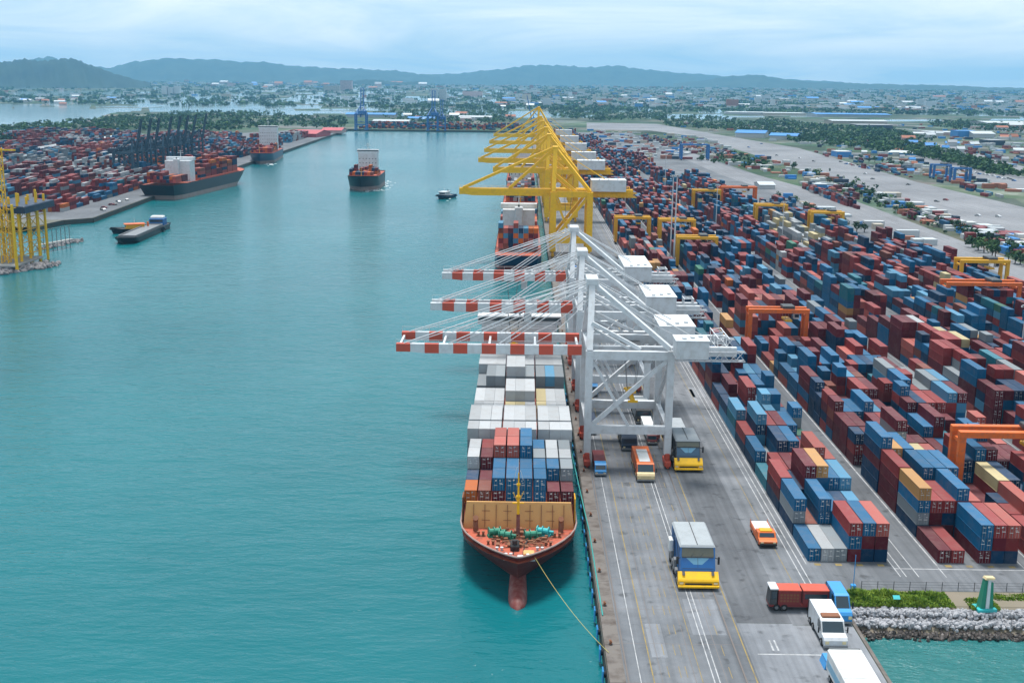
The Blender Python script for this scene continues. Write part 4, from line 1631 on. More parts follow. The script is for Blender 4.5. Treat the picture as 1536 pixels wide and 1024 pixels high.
ms.box(-.5, .3, 14.7, 15.1, ZD + 7.6, ZD + 8.0).box(-.45, .25, 14.8, 15.1, ZD + 10, ZD + 10.4)
ms.build('foremast', 'yellow', ship)
MB().beam((-.1, 15.2, ZD + 12.4), (-.1, 15.2, ZD + 15.2), .1).beam((-.9, 15.2, ZD + 11.4), (-.4, 15.2, ZD + 13.6), .09).beam((.8, 15.2, ZD + 11.0), (.25, 15.2, ZD + 12.9), .09).build('antenna', 'white', ship)
wing = MB()                   # side rails beside the cargo with a few yellow posts
for s in (-1, 1):
    for k in range(14):
        y = 21 + k * 8.5
        wing.beam((s * 11.15, y, 6.4), (s * 11.15, y, 9.4), .16)
    wing.beam((s * 11.15, 21, 9.3), (s * 11.15, 131, 9.3), .12).beam((s * 11.15, 21, 8.0), (s * 11.15, 131, 8.0), .09)
wing.build('side_rail', 'rust', ship)
hc = MB()
for k in range(8):
    y = 20.8 + k * 13.2
    hc.cbox(-10.6, 10.6, y, y + 12.6, 6.3, 10.75, .15)
hc.build('hatch_cover', 'deck_red', ship)
for s in (-1, 1):
    MB().cbox(s * 11.0 - .12, s * 11.0 + .12, 20.2, 23.6, 6.3, 12.3, .05).build('cargo_post', 'gold' if s > 0 else 'rust', ship)
house(ship, -11.5, 10.5, 133.0, 144.5, 5.5, 23.0, floors=6)
# cargo: tiers of every column, bay by bay
BASE = 7.8
CB = [  # (y, column -> tiers, pitch)
    (210.6, [['orange'], ['brown'], ['maroon', 'blue'], ['blue', 'blue'], ['blue', 'blue'], ['blue', 'blue'], ['maroon'], ['maroon']], 2.72, SHORT),
    (216.8, [['navy'], ['maroon'], ['maroon', 'blue'], ['blue', 'blue'], ['blue', 'blue'], ['blue', 'blue'], ['navy', 'blue'], ['grey', 'grey']], 2.72, SHORT),
    (223.4, [['grey', 'white'], ['navy', 'maroon'], ['maroon', 'maroon', 'salmon'], ['maroon', 'maroon', 'salmon'], ['blue', 'blue', 'blue'], ['grey', 'grey'], ['grey', 'white'], ['grey', 'white']], 2.72, SHORT),
    (229.6, [['grey', 'white'], ['maroon', 'faded red'], ['maroon', 'maroon', 'salmon'], ['maroon', 'maroon', 'salmon'], ['blue', 'blue', 'blue'], ['grey', 'blue'], ['white', 'white'], ['grey', 'grey']], 2.72, SHORT),
    (237.2, [['grey', 'grey', 'white']] * 9, 2.55, SHORT),
    (244.2, [['grey', 'grey', 'white']] * 9, 2.55, LONG),
    (267.0, [['faded red', 'white'], ['brown', 'white'], ['faded red', 'white'], ['grey', 'cream'], ['grey', 'cream'], ['grey', 'white'], ['grey', 'cream'], ['grey', 'white'], ['grey', 'white']], 2.55, SHORT),
    (273.4, [['faded red', 'white'], ['brown', 'white'], ['faded red', 'white'], ['grey', 'grey', 'white'], ['grey', 'grey', 'white'], ['grey', 'grey', 'white'], ['grey', 'cream'], ['grey', 'white'], ['grey', 'white']], 2.55, LONG),
    (288.0, [['grey', 'grey'], ['grey', 'grey', 'grey'], ['grey', 'grey', 'grey'], ['grey', 'grey', 'grey', 'white'], ['grey', 'grey', 'grey', 'white'], ['grey', 'grey', 'grey'], ['grey', 'grey', 'grey'], ['grey', 'grey', 'pale blue'], ['grey', 'grey', 'grey']], 2.55, LONG),
    (301.0, [['grey', 'grey', 'white']] * 9, 2.55, LONG),
]
twd = ['lowest', 'second up', 'third up', 'fourth up']
for bi, (y, colz, pt, Ln) in enumerate(CB):
    n = len(colz)
    for i, tiers in enumerate(colz):
        x = SX + (i - (n - 1) / 2) * pt
        if n == 9:
            x = SX + (i - 4) * 2.46 + (i // 3 - 1) * .38
        for t, ck in enumerate(tiers):
            z = BASE + t * CH + .02
            if bi >= 4:
                z -= .8 if bi < 6 else 2.0
            topmost = t == len(tiers) - 1
            vis = topmost or bi in (0,) or (bi in (2, 4, 6) and t >= len(tiers) - 2)
            if bi == 9:
                vis = False
            jx, jy = random.uniform(-.03, .03), random.uniform(-.05, .05)
            h = CH
            if vis:
                pos = 'topmost' if topmost else twd[t]
                container(x + jx, y + jy, z, Ln, ck, f'{ck} container on the near ship, {pos}, {ordinal(i + 1)} column from the basin side, {ordinal(bi + 1)} bay', 'containers on the deck of the near ship', doors=bi < 3)
            else:
                mass(x + jx, y + jy, z, Ln, ck)
# mooring lines and fenders
ml = MB()


def sag(a, b2, d, n=14):
    a, b2 = Vector(a), Vector(b2)
    return [a.lerp(b2, k / n) - Vector((0, 0, d * 4 * (k / n) * (1 - k / n))) for k in range(n + 1)]


tag(MB().path(sag((SX + 3.0, 191.3, 4.9), (14.6, 165.0, .3), 1.2), .04, 6).build('mooring_line', 'rope_yellow'), 'yellowish mooring line from the ship bow to the quay edge', 'mooring line')
tag(MB().path(sag((SX + 10.9, 300.0, 5.0), (14.3, 215.0, .35), .6) + sag((14.3, 215, .35), (14.5, 178, .3), .05)[1:], .12, 6).build('mooring_line', 'rope_teal'), 'teal mooring line lying along the quay edge beside the ship', 'mooring line')
for k in range(24):
    y = 160.5 + k * 7.0
    f = thing('quay_fender', f'{"blue" if y < 330 else "dark"} fender on the quay wall, {ordinal(k + 1)} from the camera', 'fender', (13.88, y, -1.2), 0, 'fenders along the quay wall')
    MB().cbox(-.62, -.38, -.85, .85, -1.1, 1.15, .08).build('fender_panel', 'sky_blue' if y < 330 else 'black', f)
    MB().tube((-.36, 0, .2), (0.05, 0, .2), .5, 12).build('rubber_cone', 'rubber', f)
for k in range(20):
    y = 168 + k * 14.0
    b = thing('mooring_bollard', f'rusty mooring bollard on the quay coping, {ordinal(k + 1)} from the camera', 'bollard', (15.1, y, .17), 0, 'bollards on the quay coping')
    MB().tube((0, 0, 0), (0, 0, .5), .22, 10, .2).tube((-.1, 0, .45), (.12, 0, .62), .34, 10, .3).build('post', 'rust', b)
    MB().tube((0, 0, 0), (0, 0, .06), .42, 12).build('base_plate', 'dark_steel', b)


# ---- other ships
def ship_generic(label, bow_at, rot, Lp, B, D, hullm, bootm, cargo, hs, colors, sheer=1.8, rake=9, deckm='deck_red', seed=1, name='container_ship', floors=5, hh=18, gear=False, hw=.36, sterncap=9):
    t = thing(name, label, 'container ship' if name == 'container_ship' else name.replace('_', ' '), (bow_at[0], bow_at[1], WATER), rot)
    mb, dk = hull_mb(Lp, B, D, min(30, Lp * .24), Lp * .12, rake, sheer=sheer, boot=D * .28)
    hull_obj(mb, [hullm, bootm], t)
    deck_mb(dk, .7).build('deck', deckm, t)
    house(t, -B * hw, B * hw, Lp * hs, Lp * hs + 11, D - 1, D + hh, floors=floors)
    MB().tube((0, 7, D - .6), (0, 7, D + 9), .35, 8, .15).beam((-1.5, 7, D + 5), (1.5, 7, D + 5), .25).build('foremast', 'gold', t)
    hc = MB().cbox(-B * .44, B * .44, Lp * .17, Lp * hs - 3, D - .9, D + 1.0, .2)
    hc.build('hatch_cover', deckm, t)
    rr = random.Random(seed)
    nc = int(B * .9 / 2.6)
    yb = Lp * .18
    c, s = math.cos(rot), math.sin(rot)
    while yb < Lp * .97 - 13:
        if not (Lp * hs - 13.5 < yb < Lp * hs + 14):
            base = min(rr.choice(cargo), sterncap if yb > Lp * hs else 9)
            for i in range(nc):
                h = max(0, min(6, base + rr.choice([-1, 0, 0, 0, 1])))
                for k in range(h):
                    lx = (i - (nc - 1) / 2) * 2.6
                    ly = yb
                    MASS.append((bow_at[0] + lx - 1.22, bow_at[0] + lx + 1.22, bow_at[1] + ly, bow_at[1] + ly + LONG, WATER + D + 1.02 + k * CH, WATER + D + 1.02 + (k + 1) * CH, rr.choice(colors), (bow_at[0], bow_at[1], rot)))
        yb += 13.2
    if gear:
        for k in (.3, .5):
            if abs(k - hs) < .12:
                continue
            g = MB().tube((B * .3, Lp * k, D - .5), (B * .3, Lp * k, D + 20), .9, 10, .6).beam((B * .3, Lp * k, D + 17), (-B * .3, Lp * k - 6, D + 24), .8)
            g.build('deck_crane', 'grey_white', t)
    return t


RED = ['faded red', 'maroon', 'maroon', 'brown', 'orange', 'salmon', 'navy']
MIX = ['faded red', 'maroon', 'navy', 'blue', 'grey', 'orange', 'brown', 'white']
ship_generic('dark blue ship with red stacks berthed behind the white cranes', (-2.0, 712), math.pi, 150, 24, 8, 'hull_blue', 'boot_red', [3, 4, 4], .62, ['faded red', 'maroon', 'salmon', 'brown', 'pale blue', 'navy', 'orange'], seed=3)
ship_generic('navy ship with mixed stacks berthed beside the nearest yellow crane', (-1.5, 775), 0, 160, 25, 10, 'hull_blue', 'boot_pale', [2, 3, 3], .8, MIX, seed=5)
ship_generic('dark ship berthed under the third and fourth yellow cranes', (-2.0, 965), 0, 170, 25, 10, 'hull_black', 'boot_red', [3, 4], .8, RED + ['navy', 'blue'], seed=8)
b0, b1 = at(366, 271, WATER), at(226, 305, WATER)
ra = math.atan2(-(b0.x - b1.x), (b0.y - b1.y)) + math.pi
ship_generic('long black ship with white bridge and red stacks at the left quay', (b0.x - 5, b0.y - 8), ra, (b0 - b1).length * .86, 31, 12, 'hull_black', 'boot_pale', [3, 4, 5, 5], .70, RED, seed=13, hh=16, floors=6, hw=.34, sterncap=2)
p = at(394, 247, WATER)
ship_generic('smaller dark ship with white bridge moored by the red roofed shed', (p.x - 4, p.y), R(6), 150, 27, 11, 'hull_blue', 'boot_pale', [1, 2, 2], .66, ['faded red', 'orange', 'maroon', 'faded red'], seed=17, hh=26, floors=7, hw=.40)
p = at(541, 288, WATER)
ship_generic('dark container ship under way in the middle of the basin', (p.x, p.y), R(1.5), 92, 27, 12, 'hull_black', 'boot_pale', [1, 2, 2, 3], .66, ['faded red', 'maroon', 'brown', 'orange', 'navy'], seed=19, hh=18, floors=5, hw=.32)

# wakes
wk = MB()
rw = random.Random(4)


def foam(px, py, w, n, ax, ay):
    for _ in range(n):
        p = at(px + rw.gauss(0, ax), py + rw.gauss(0, ay), WATER)
        a = rw.uniform(.5, 1.6) * w
        b2 = rw.uniform(.5, 1.5) * w * 1.5
        k = 7
        wk.add([(p.x + a * math.cos(6.283 * i / k) * rw.uniform(.6, 1), p.y + b2 * math.sin(6.283 * i / k) * rw.uniform(.6, 1), WATER + .05 + .002 * (len(wk.f) % 40)) for i in range(k)], [tuple(range(k))])


foam(556, 285, 1.8, 40, 10, 1.2)
foam(575, 276, 1.5, 22, 7, 4)
foam(404, 246, 1.8, 16, 4, 1)
foam(672, 294, 1.2, 12, 2, 4)
wko = wk.build('wake_foam', 'foam_white')
tag(wko, 'white foam on the water around moving vessels', None, None, 'stuff')


# ---- small craft
def workboat(label, loc, rot, Lp, B, hullm, cabm, cat='tugboat', name='tugboat', roofm='white'):
    t = thing(name, label, cat, (loc[0], loc[1], WATER), rot)
    mb, dk = hull_mb(Lp, B, 2.6, Lp * .4, Lp * .12, 1.6, sheer=1.3, boot=.6)
    hull_obj(mb, [hullm, 'black'], t)
    deck_mb(dk, .6).build('deck', 'steel', t)
    w = MB().cbox(-B * .3, B * .3, Lp * .28, Lp * .62, 2.0, 5.2, .2).build('wheelhouse', cabm, t)
    MB().box(-B * .26, B * .26, Lp * .28 - .05, Lp * .28 - .01, 3.6, 4.7).build('window', 'glass', w)
    MB().cbox(-B * .34, B * .34, Lp * .26, Lp * .64, 5.22, 5.6, .1).build('roof', roofm, w)
    MB().tube((0, Lp * .45, 5.5), (0, Lp * .45, 9), .14, 8, .06).beam((-1, Lp * .45, 7.6), (1, Lp * .45, 7.6), .12).build('mast', 'grey_white', t)
    MB().tube((0, Lp * .7, 2), (0, Lp * .7, 6.4), .7, 10, .6).build('funnel', 'orange' if cabm == 'gold' else 'navy', t)
    fb = MB()
    for h, y, z in dk[::2]:
        for s in (1, -1):
            fb.tube((s * (h + .05), y, z - 1.1), (s * (h + .3), y, z - 1.1), .5, 8)
    fb.build('tyre_fender', 'rubber', t)
    return t


p = at(657, 299, WATER)
workboat('small white and blue tug out in the basin near the yellow boom', (p.x, p.y), R(-25), 24, 10, 'hull_blue', 'white')
p = at(159, 351, WATER)
workboat('black and orange workboat lying beside the open black barge', (p.x + 2, p.y + 2), R(-62), 32, 10, 'hull_black', 'gold', 'workboat', 'workboat', 'orange')
# open barge
p0, p1 = at(184, 367, WATER), at(243, 341, WATER)
a = math.atan2(-(p1.x - p0.x), p1.y - p0.y)
bg_ = thing('cargo_barge', 'open black barge with grey hold and blue wheelhouse near the left pier', 'barge', (p0.x, p0.y, WATER), a)
Lb = (p1 - p0).length
mb, dk = hull_mb(Lb, 13, 3.2, 8, 6, 2.2, sheer=.8, boot=.7)
hull_obj(mb, ['hull_black', 'black'], bg_)
deck_mb(dk, .5).build('deck', 'dark_steel', bg_)
co = MB()
for s in (-1, 1):
    co.cbox(s * 4.9 - .25, s * 4.9 + .25, 9, Lb - 16, 2.7, 4.3, .08)
co.cbox(-4.6, 4.6, 8.5, 9, 2.7, 4.3, .08).cbox(-4.6, 4.6, Lb - 16, Lb - 15.5, 2.7, 4.3, .08)
co.build('hold_coaming', 'steel', bg_)
MB().cbox(-4.6, 4.6, 9.1, Lb - 16.1, 2.72, 3.7, .3).build('hold_cover', 'steel', bg_)
w = MB().cbox(-4.5, 4.5, Lb - 12, Lb - 4, 2.7, 7.0, .3).build('wheelhouse', 'blue', bg_)
MB().cbox(-4.0, 4.0, Lb - 11, Lb - 5, 7.02, 8.4, .6).build('roof', 'white', w)
MB().box(-4.0, 4.0, Lb - 12.06, Lb - 12.01, 4.8, 6.2).build('window', 'glass', w)

# ---- yellow legged work platform at the left edge and its rock spit
pl = thing('work_platform', 'tall yellow legged platform with dark deck at the left edge of the basin', 'platform', (0, 0, 0))
legs = [(4, 312, 392), (17, 304, 397), (31, 303, 392), (45, 300, 388), (57, 306, 384), (-14, 312, 405), (22, 320, 408)]
for (px, yt, yb) in legs:
    b = at(px + 4, yb, WATER)
    MB().tube((b.x, b.y, WATER - .5), (b.x, b.y, rnd.uniform(29, 35)), .8, 10, .65).build('leg', 'yellow', pl)
b0, b1 = at(8, 396, 0), at(52, 386, 0)
MB().cbox(b0.x - 25, b0.x + 9, b0.y + 6, b1.y + 20, 24.0, 27.5, .4).build('deck', 'navy', pl)
br = MB()
qs = [at(px + 4, yb, 0) for px, yt, yb in legs[:5]]
for dy in (0, 9):
    for k in range(4):
        A, B_ = qs[k], qs[k + 1]
        for z in (3, 9, 15, 21, 27):
            br.beam((A.x, A.y + dy, z), (B_.x, B_.y + dy, z), .32)
        for z in (3, 9, 15, 21):
            zz = (z, z + 6) if (k + z // 3) % 2 else (z + 6, z)
            br.beam((A.x, A.y + dy, zz[0]), (B_.x, B_.y + dy, zz[1]), .26)
for k in range(5):
    for z in (3, 15, 27):
        br.beam((qs[k].x, qs[k].y, z), (qs[k].x, qs[k].y + 9, z), .3)
br.build('brace', 'gold', pl)
for k in range(5):
    MB().tube((qs[k].x, qs[k].y + 9, WATER - .5), (qs[k].x, qs[k].y + 9, 31 + 3 * (k % 2)), .7, 9, .6).build('leg', 'yellow', pl)
c = at(6, 396, 0)
MB().truss((c.x, c.y + 3, 0), (c.x, c.y + 3, 56), 3.2, 3.2, 20, .4).beam((c.x - 6, c.y + 3, 55), (c.x + 9, c.y + 3, 55), .7).build('lattice_mast', 'yellow', pl)
MB().cbox(b0.x - 22, b1.x + 3, b0.y - 6, b1.y + 4, -.6, .2, .1).build('lower_deck', 'concrete', pl)


def rocks(name, pts, n, r0, r1, mat, label, seed, zr=(-.5, .6), spread=3.0, flat=.6):
    rr = random.Random(seed)
    mb = MB()
    bm0 = bmesh.new()
    bmesh.ops.create_icosphere(bm0, subdivisions=1, radius=1)
    vs = [v.co.copy() for v in bm0.verts]
    fs = [tuple(v.index for v in f.verts) for f in bm0.faces]
    bm0.free()
    for _ in range(n):
        k = rr.random() * (len(pts) - 1)
        i = min(int(k), len(pts) - 2)
        p = Vector(pts[i]).lerp(Vector(pts[i + 1]), k - i)
        p = p + Vector((rr.gauss(0, spread), rr.gauss(0, spread), rr.uniform(*zr)))
        r = rr.uniform(r0, r1)
        rot = Euler((rr.uniform(0, 6), rr.uniform(0, 6), rr.uniform(0, 6))).to_matrix()
        sc = Vector((rr.uniform(.7, 1.4), rr.uniform(.6, 1.1), rr.uniform(.45, .9)))
        mb.add([p + rot @ Vector((v.x * sc.x * r * rr.uniform(.8, 1.15), v.y * sc.y * r * rr.uniform(.8, 1.15), v.z * sc.z * r)) for v in vs], fs)
    o = mb.build(name, mat)
    return tag(o, label, None, None, 'stuff')


mk('rock', (0.20, 0.19, 0.195), 0.9, 0.6, 0.9, (0.13, 0.12, 0.12), bump=.3, bscale=2)
mk('rock_pale', (0.36, 0.365, 0.385), 0.9, 0.95, 1.1, (0.10, 0.10, 0.11), bump=.4, bscale=2.5)
mk('rock_wet', (0.06, 0.05, 0.045), 0.5, 0.5, 0.8, (0.03, 0.028, 0.025))
rocks('rock_mound', [at(-30, 412, WATER), at(20, 406, WATER), at(76, 398, WATER)], 260, 1.0, 2.6, 'rock', 'grey rocks heaped round the feet of the yellow platform', 3)
rocks('rock_spit', [at(62, 374, WATER), at(90, 368, WATER), at(121, 361, WATER)], 150, .8, 1.9, 'rock', 'line of grey rocks beside the wooden jetty', 4, spread=1.4)
jt = thing('jetty', 'thin timber jetty on posts beside the rock spit', 'jetty', (0, 0, 0))
js = [at(56, 372, 0), at(108, 362, 0)]
MB().beam((js[0].x, js[0].y, 1.4), (js[1].x, js[1].y, 1.4), 3, .3).build('jetty_deck', 'concrete', jt)
for k in range(8):
    p = js[0].lerp(js[1], (k + .5) / 8)
    MB().tube((p.x, p.y, -4), (p.x, p.y, 9), .22, 8).build('pile', 'steel', jt)
MB().beam((js[0].x, js[0].y, 9), (js[1].x, js[1].y, 9), .3).build('rail', 'steel', jt)
# ------------------------------------------------------------------ vehicles on the apron
def wheels(t, W, ys, r=.9, w=.7):
    for y in ys:
        for s in (-1, 1):
            o = MB().tube((s * (W / 2 - w), y, r), (s * (W / 2 - .02), y, r), r, 14).build('wheel', 'rubber', t)
            MB().tube((s * (W / 2 - .02), y, r), (s * (W / 2 + .03), y, r), r * .5, 10).build('rim', 'steel', o)


def heavy_hauler(label, x, y, W, L_, H, body, front, roof, screen, panel, group='heavy yellow nosed haulers on the apron'):
    t = thing('hauler_truck', label, 'truck', (x, y, .02), 0, group)
    hw = W / 2 * .86
    MB().cbox(-W / 2 * .8, W / 2 * .8, 1.5, L_ - .3, .7, 1.5, .1).build('chassis', 'dark_steel', t)
    prof = [(1.3, 1.5), (1.3, 3.1), (2.3, 5.4), (2.9, H), (L_, H), (L_, 1.5)]
    MB().prism(prof, -hw, hw).build('body', body, t)
    f = MB().prism([(0, .7), (-.05, 1.7), (.15, 2.0), (1.28, 3.05), (1.28, .7)], -W / 2, W / 2).build('nose', front, t)
    MB().cbox(-W * .33, W * .33, -.12, -.06, 1.05, 1.35, .03).build('grille', 'black', f)
    MB().cbox(-W / 2 - .05, W / 2 + .05, -.5, -.02, .62, 1.0, .1).build('bumper', front, f)
    for s in (-1, 1):
        MB().cbox(s * W * .42 - .35, s * W * .42 + .35, -.16, -.05, 1.15, 1.55, .05).build('headlight', 'lamp_glass', f)
    # front panel and windscreen, laid just proud of the slanted front
    d = Vector((0, 1.0, 2.3)).normalized()
    nrm = Vector((0, -d.z, d.y)) * .03
    a, b2 = Vector((0, 1.3, 3.15)), Vector((0, 2.3, 5.4))
    pn = MB()
    k0, k1 = a.lerp(b2, .02) + nrm, a.lerp(b2, .96) + nrm
    pn.add([(-hw * .94, k0.y, k0.z), (hw * .94, k0.y, k0.z), (hw * .94, k1.y, k1.z), (-hw * .94, k1.y, k1.z)], [(0, 1, 2, 3)])
    pn.build('front_panel', panel, t)
    pt = MB().add([(-hw * .7, k1.y - .03, k1.z), (hw * .7, k1.y - .03, k1.z), (hw * .25, (k0.y + k1.y) / 2 - .05, (k0.z + k1.z) / 2 - .1), (-hw * .25, (k0.y + k1.y) / 2 - .05, (k0.z + k1.z) / 2 - .1)], [(0, 1, 2, 3)])
    pt.build('panel_marking', 'pale_panel', t)
    a, b2 = Vector((0, 2.3, 5.45)), Vector((0, 2.9, H - .1))
    nrm = Vector((0, -.93, .37)) * .04
    k0, k1 = a + nrm, b2 + nrm
    MB().add([(-hw * .93, k0.y, k0.z), (hw * .93, k0.y, k0.z), (hw * .9, k1.y, k1.z), (-hw * .9, k1.y, k1.z)], [(0, 1, 2, 3)]).build('windscreen', screen, t)
    r = MB().loft([[(-hw - .08, 2.8, H + .01), (hw + .08, 2.8, H + .01), (hw + .08, L_ + .05, H + .01), (-hw - .08, L_ + .05, H + .01)],
                   [(-hw + .25, 3.1, H + .35), (hw - .25, 3.1, H + .35), (hw - .25, L_ - .2, H + .35), (-hw + .25, L_ - .2, H + .35)]])
    ro = r.build('roof', roof, t)
    MB().beam((0, 3.2, H + .4), (0, L_ - .3, H + .4), .12).build('roof_seam', 'dark_steel', ro)
    for s in (-1, 1):
        MB().beam((s * hw, 2.4, 5.2), (s * (hw + .55), 1.9, 5.2), .12).cbox(s * (hw + .6) - .18, s * (hw + .6) + .18, 1.75, 2.05, 4.2, 5.6, .06).build('mirror', 'black', t)
    MB().beam((-hw * .4, 2.25, 5.42), (-hw * .1, 2.75, H - .5), .07).beam((hw * .15, 2.25, 5.42), (hw * .45, 2.75, H - .5), .07).build('wiper', 'black', t)
    MB().beam((-hw * .9, 2.2, 5.36), (hw * .9, 2.2, 5.36), .16).beam((-hw * .9, 1.45, 3.5), (hw * .9, 1.45, 3.5), .10).beam((0, 1.42, 3.4), (0, 2.2, 5.3), .06).build('front_rail', 'dark_steel', t)
    sl = MB()
    for k in range(5):
        yy = 4 + k * (L_ - 5) / 4.6
        for s in (-1, 1):
            sl.beam((s * (hw + .03), yy, 1.6), (s * (hw + .03), yy, H - .2), .12)
    sl.build('side_rib', 'dark_steel', t)
    MB().beam((-W * .36, .5, 2.62), (-W * .36, 1.1, 3.1), .5, .06).beam((W * .36, .5, 2.62), (W * .36, 1.1, 3.1), .5, .06).build('tread_plate', 'dark_steel', f)
    sd = MB()
    for k in range(5):
        yy = 3.5 + k * (L_ - 5) / 4.5
        sd.cbox(-W / 2 - .1, -hw - .01, yy, yy + 1.4, 1.5, 2.3 + (k % 2) * 1.1, .1)
    sd.build('side_locker', 'steel', t)
    MB().cbox(-W / 2 - .55, -hw - .3, L_ - 5, L_ - 3, 3.4, 5.6, .15).build('intake_box', 'tarp_white', t)
    wheels(t, W, (2.2, L_ * .5, L_ * .5 + 2.1, L_ - 1.8), 1.0)
    return t


mk('pale_panel', (0.16, 0.36, 0.50), .4, .2)
mk('cream', (0.62, 0.50, 0.28), .5, .3)
mk('glass_blue', (0.03, 0.09, 0.16), .15, .2, spec=.6)
heavy_hauler('huge blue hauler with grey roof and yellow nose, nearest on the apron', 32.4, 189.0, 7.3, 14.5, 7.0, 'blue', 'yellow', 'tarp_grey', 'khaki_glass', 'blue')
heavy_hauler('dark hauler with yellow nose parked beside the landward crane leg', 39.7, 253.0, 6.6, 13.0, 6.6, 'dark_steel', 'yellow', 'tarp_grey', 'khaki_glass', 'glass_blue')


def coach(name, label, cat, x, y, W, L_, H, body, front, roof, rot=0, z=.02, stripe=None, hood=1.0, group=None, rear=None):
    t = thing(name, label, cat, (x, y, z), rot, group)
    hw = W / 2
    hz = H * .5
    prof = [(0, .55), (-.05, hz * .8), (.25, hz), (hood, hz * 1.08), (hood + H * .28, H - .25), (hood + H * .40, H), (L_ - .15, H), (L_, H - .2), (L_, .55)]
    b = MB().loft([[(-hw + .12, py, pz) for py, pz in prof], [(-hw, py, pz) if pz < H - .05 else (-hw + .1, py, pz - .03) for py, pz in prof],
                   [(hw, py, pz) if pz < H - .05 else (hw - .1, py, pz - .03) for py, pz in prof], [(hw - .12, py, pz) for py, pz in prof]])
    bo_ = b.build('body', body, t)
    # bonnet skin, windscreen, roof panel
    MB().prism([(-.11, .5), (-.11, hz * .8), (.22, hz + .03), (hood - .03, hz * 1.08 + .04), (hood - .03, hz * 1.08 + .02), (.24, hz + .005), (-.06, hz * .8), (-.06, .5)], -hw + .04, hw - .04).build('bonnet', front, t)
    y0, z0, y1, z1 = hood + .02, hz * 1.1, hood + H * .27, H - .3
    MB().add([(-hw + .2, y0 - .04, z0), (hw - .2, y0 - .04, z0), (hw - .28, y1 - .04, z1), (-hw + .28, y1 - .04, z1)], [(0, 1, 2, 3)]).build('windscreen', 'glass', t)
    for s in (-1, 1):
        MB().add([(s * (hw + .012), hood + H * .24, hz * 1.12), (s * (hw + .012), hood + H * .24 + 1.6, hz * 1.12), (s * (hw + .012), hood + H * .24 + 1.6, H - .45), (s * (hw + .012), hood + H * .32, H - .45)], [(0, 1, 2, 3)]).build('side_window', 'glass', t)
        MB().cbox(s * hw * .7 - .3, s * hw * .7 + .3, -.16, -.1, hz * .5, hz * .75, .04).build('headlight', 'lamp_glass', t)
        MB().beam((s * hw, hood + .5, hz * 1.2), (s * (hw + .35), hood + .3, hz * 1.25), .07).cbox(s * (hw + .4) - .12, s * (hw + .4) + .12, hood + .15, hood + .35, hz * 1.05, hz * 1.55, .04).build('mirror', 'black', t)
    MB().cbox(-hw - .02, hw + .02, -.32, -.12, .4, .75, .06).build('bumper', 'steel', t)
    if roof:
        MB().cbox(-hw * .62, hw * .62, hood + H * .55, L_ * .8, H + .005, H + .12, .05).build('roof_panel', roof, t)
    if stripe:
        for s in (-1, 1):
            MB().box(*sorted((s * (hw + .005), s * (hw + .03))), hood + .2, L_ - .2, .7, 1.05).build('side_stripe', stripe, t)
    if rear:
        rear(t)
    wheels(t, W + .06, (1.5, L_ * .66, L_ - 1.6) if L_ > 9 else (1.2, L_ - 1.4), min(.62, H * .16), .4)
    return t


coach('orange_van', 'orange van with cream nose and white roof panel under the nearest crane', 'van', 28.9, 245.5, 4.1, 15.0, 3.9, 'orange', 'cream', 'tarp_white', stripe='cream', hood=.9)
coach('white_van', 'white van with dark windscreen driving along the inlet edge', 'van', 51.2, 167.6, 3.9, 10.5, 3.9, 'white', 'white', None, hood=1.6, rear=lambda t: MB().cbox(-1.5, 1.5, 3.3, 4.7, 3.91, 4.2, .1).build('roof_rack', 'rust', t))
coach('blue_van', 'bright blue van parked at the end of the rock bank', 'van', 55.0, 176.2, 2.6, 8.0, 4.4, 'sky_blue', 'sky_blue', None, hood=1.3)


def truck(name, label, x, y, W, Lc, Lb, H, cab, box, roof=None, rot=0, group=None, hb=None, cat='truck'):
    t = thing(name, label, cat, (x, y, .02), rot, group)
    hw = W / 2
    hb = hb or H
    c = MB().prism([(0, .5), (-.04, H * .45), (.2, H * .52), (.45, H * .92), (.8, H), (Lc, H), (Lc, .5)], -hw * .95, hw * .95).build('cab', cab, t)
    MB().add([(-hw * .82, .22, H * .56), (hw * .82, .22, H * .56), (hw * .78, .42, H * .88), (-hw * .78, .42, H * .88)], [(0, 1, 2, 3)]).build('windscreen', 'glass', c)
    for s in (-1, 1):
        MB().box(*sorted((s * (hw * .95 + .004), s * (hw * .95 + .02))), .6, Lc - .4, H * .58, H * .86).build('side_window', 'glass', c)
        MB().cbox(s * hw * .65 - .25, s * hw * .65 + .25, -.12, -.06, H * .25, H * .36, .03).build('headlight', 'lamp_glass', c)
    MB().cbox(-hw, hw, -.3, -.06, .4, .8, .06).build('bumper', 'steel', c)
    MB().box(-hw * .5, hw * .5, Lc + .02, Lc + Lb, .7, 1.05).build('chassis', 'dark_steel', t)
    b = MB().cbox(-hw, hw, Lc + .35, Lc + Lb, 1.08, hb, .06).build('cargo_box', box, t)
    if roof:
        MB().cbox(-hw - .03, hw + .03, Lc + .3, Lc + Lb + .05, hb + .005, hb + .1, .04).build('roof', roof, b)
    wheels(t, W, (1.0, Lc + Lb * .55, Lc + Lb * .55 + 1.3, Lc + Lb - .9), .55, .4)
    return t


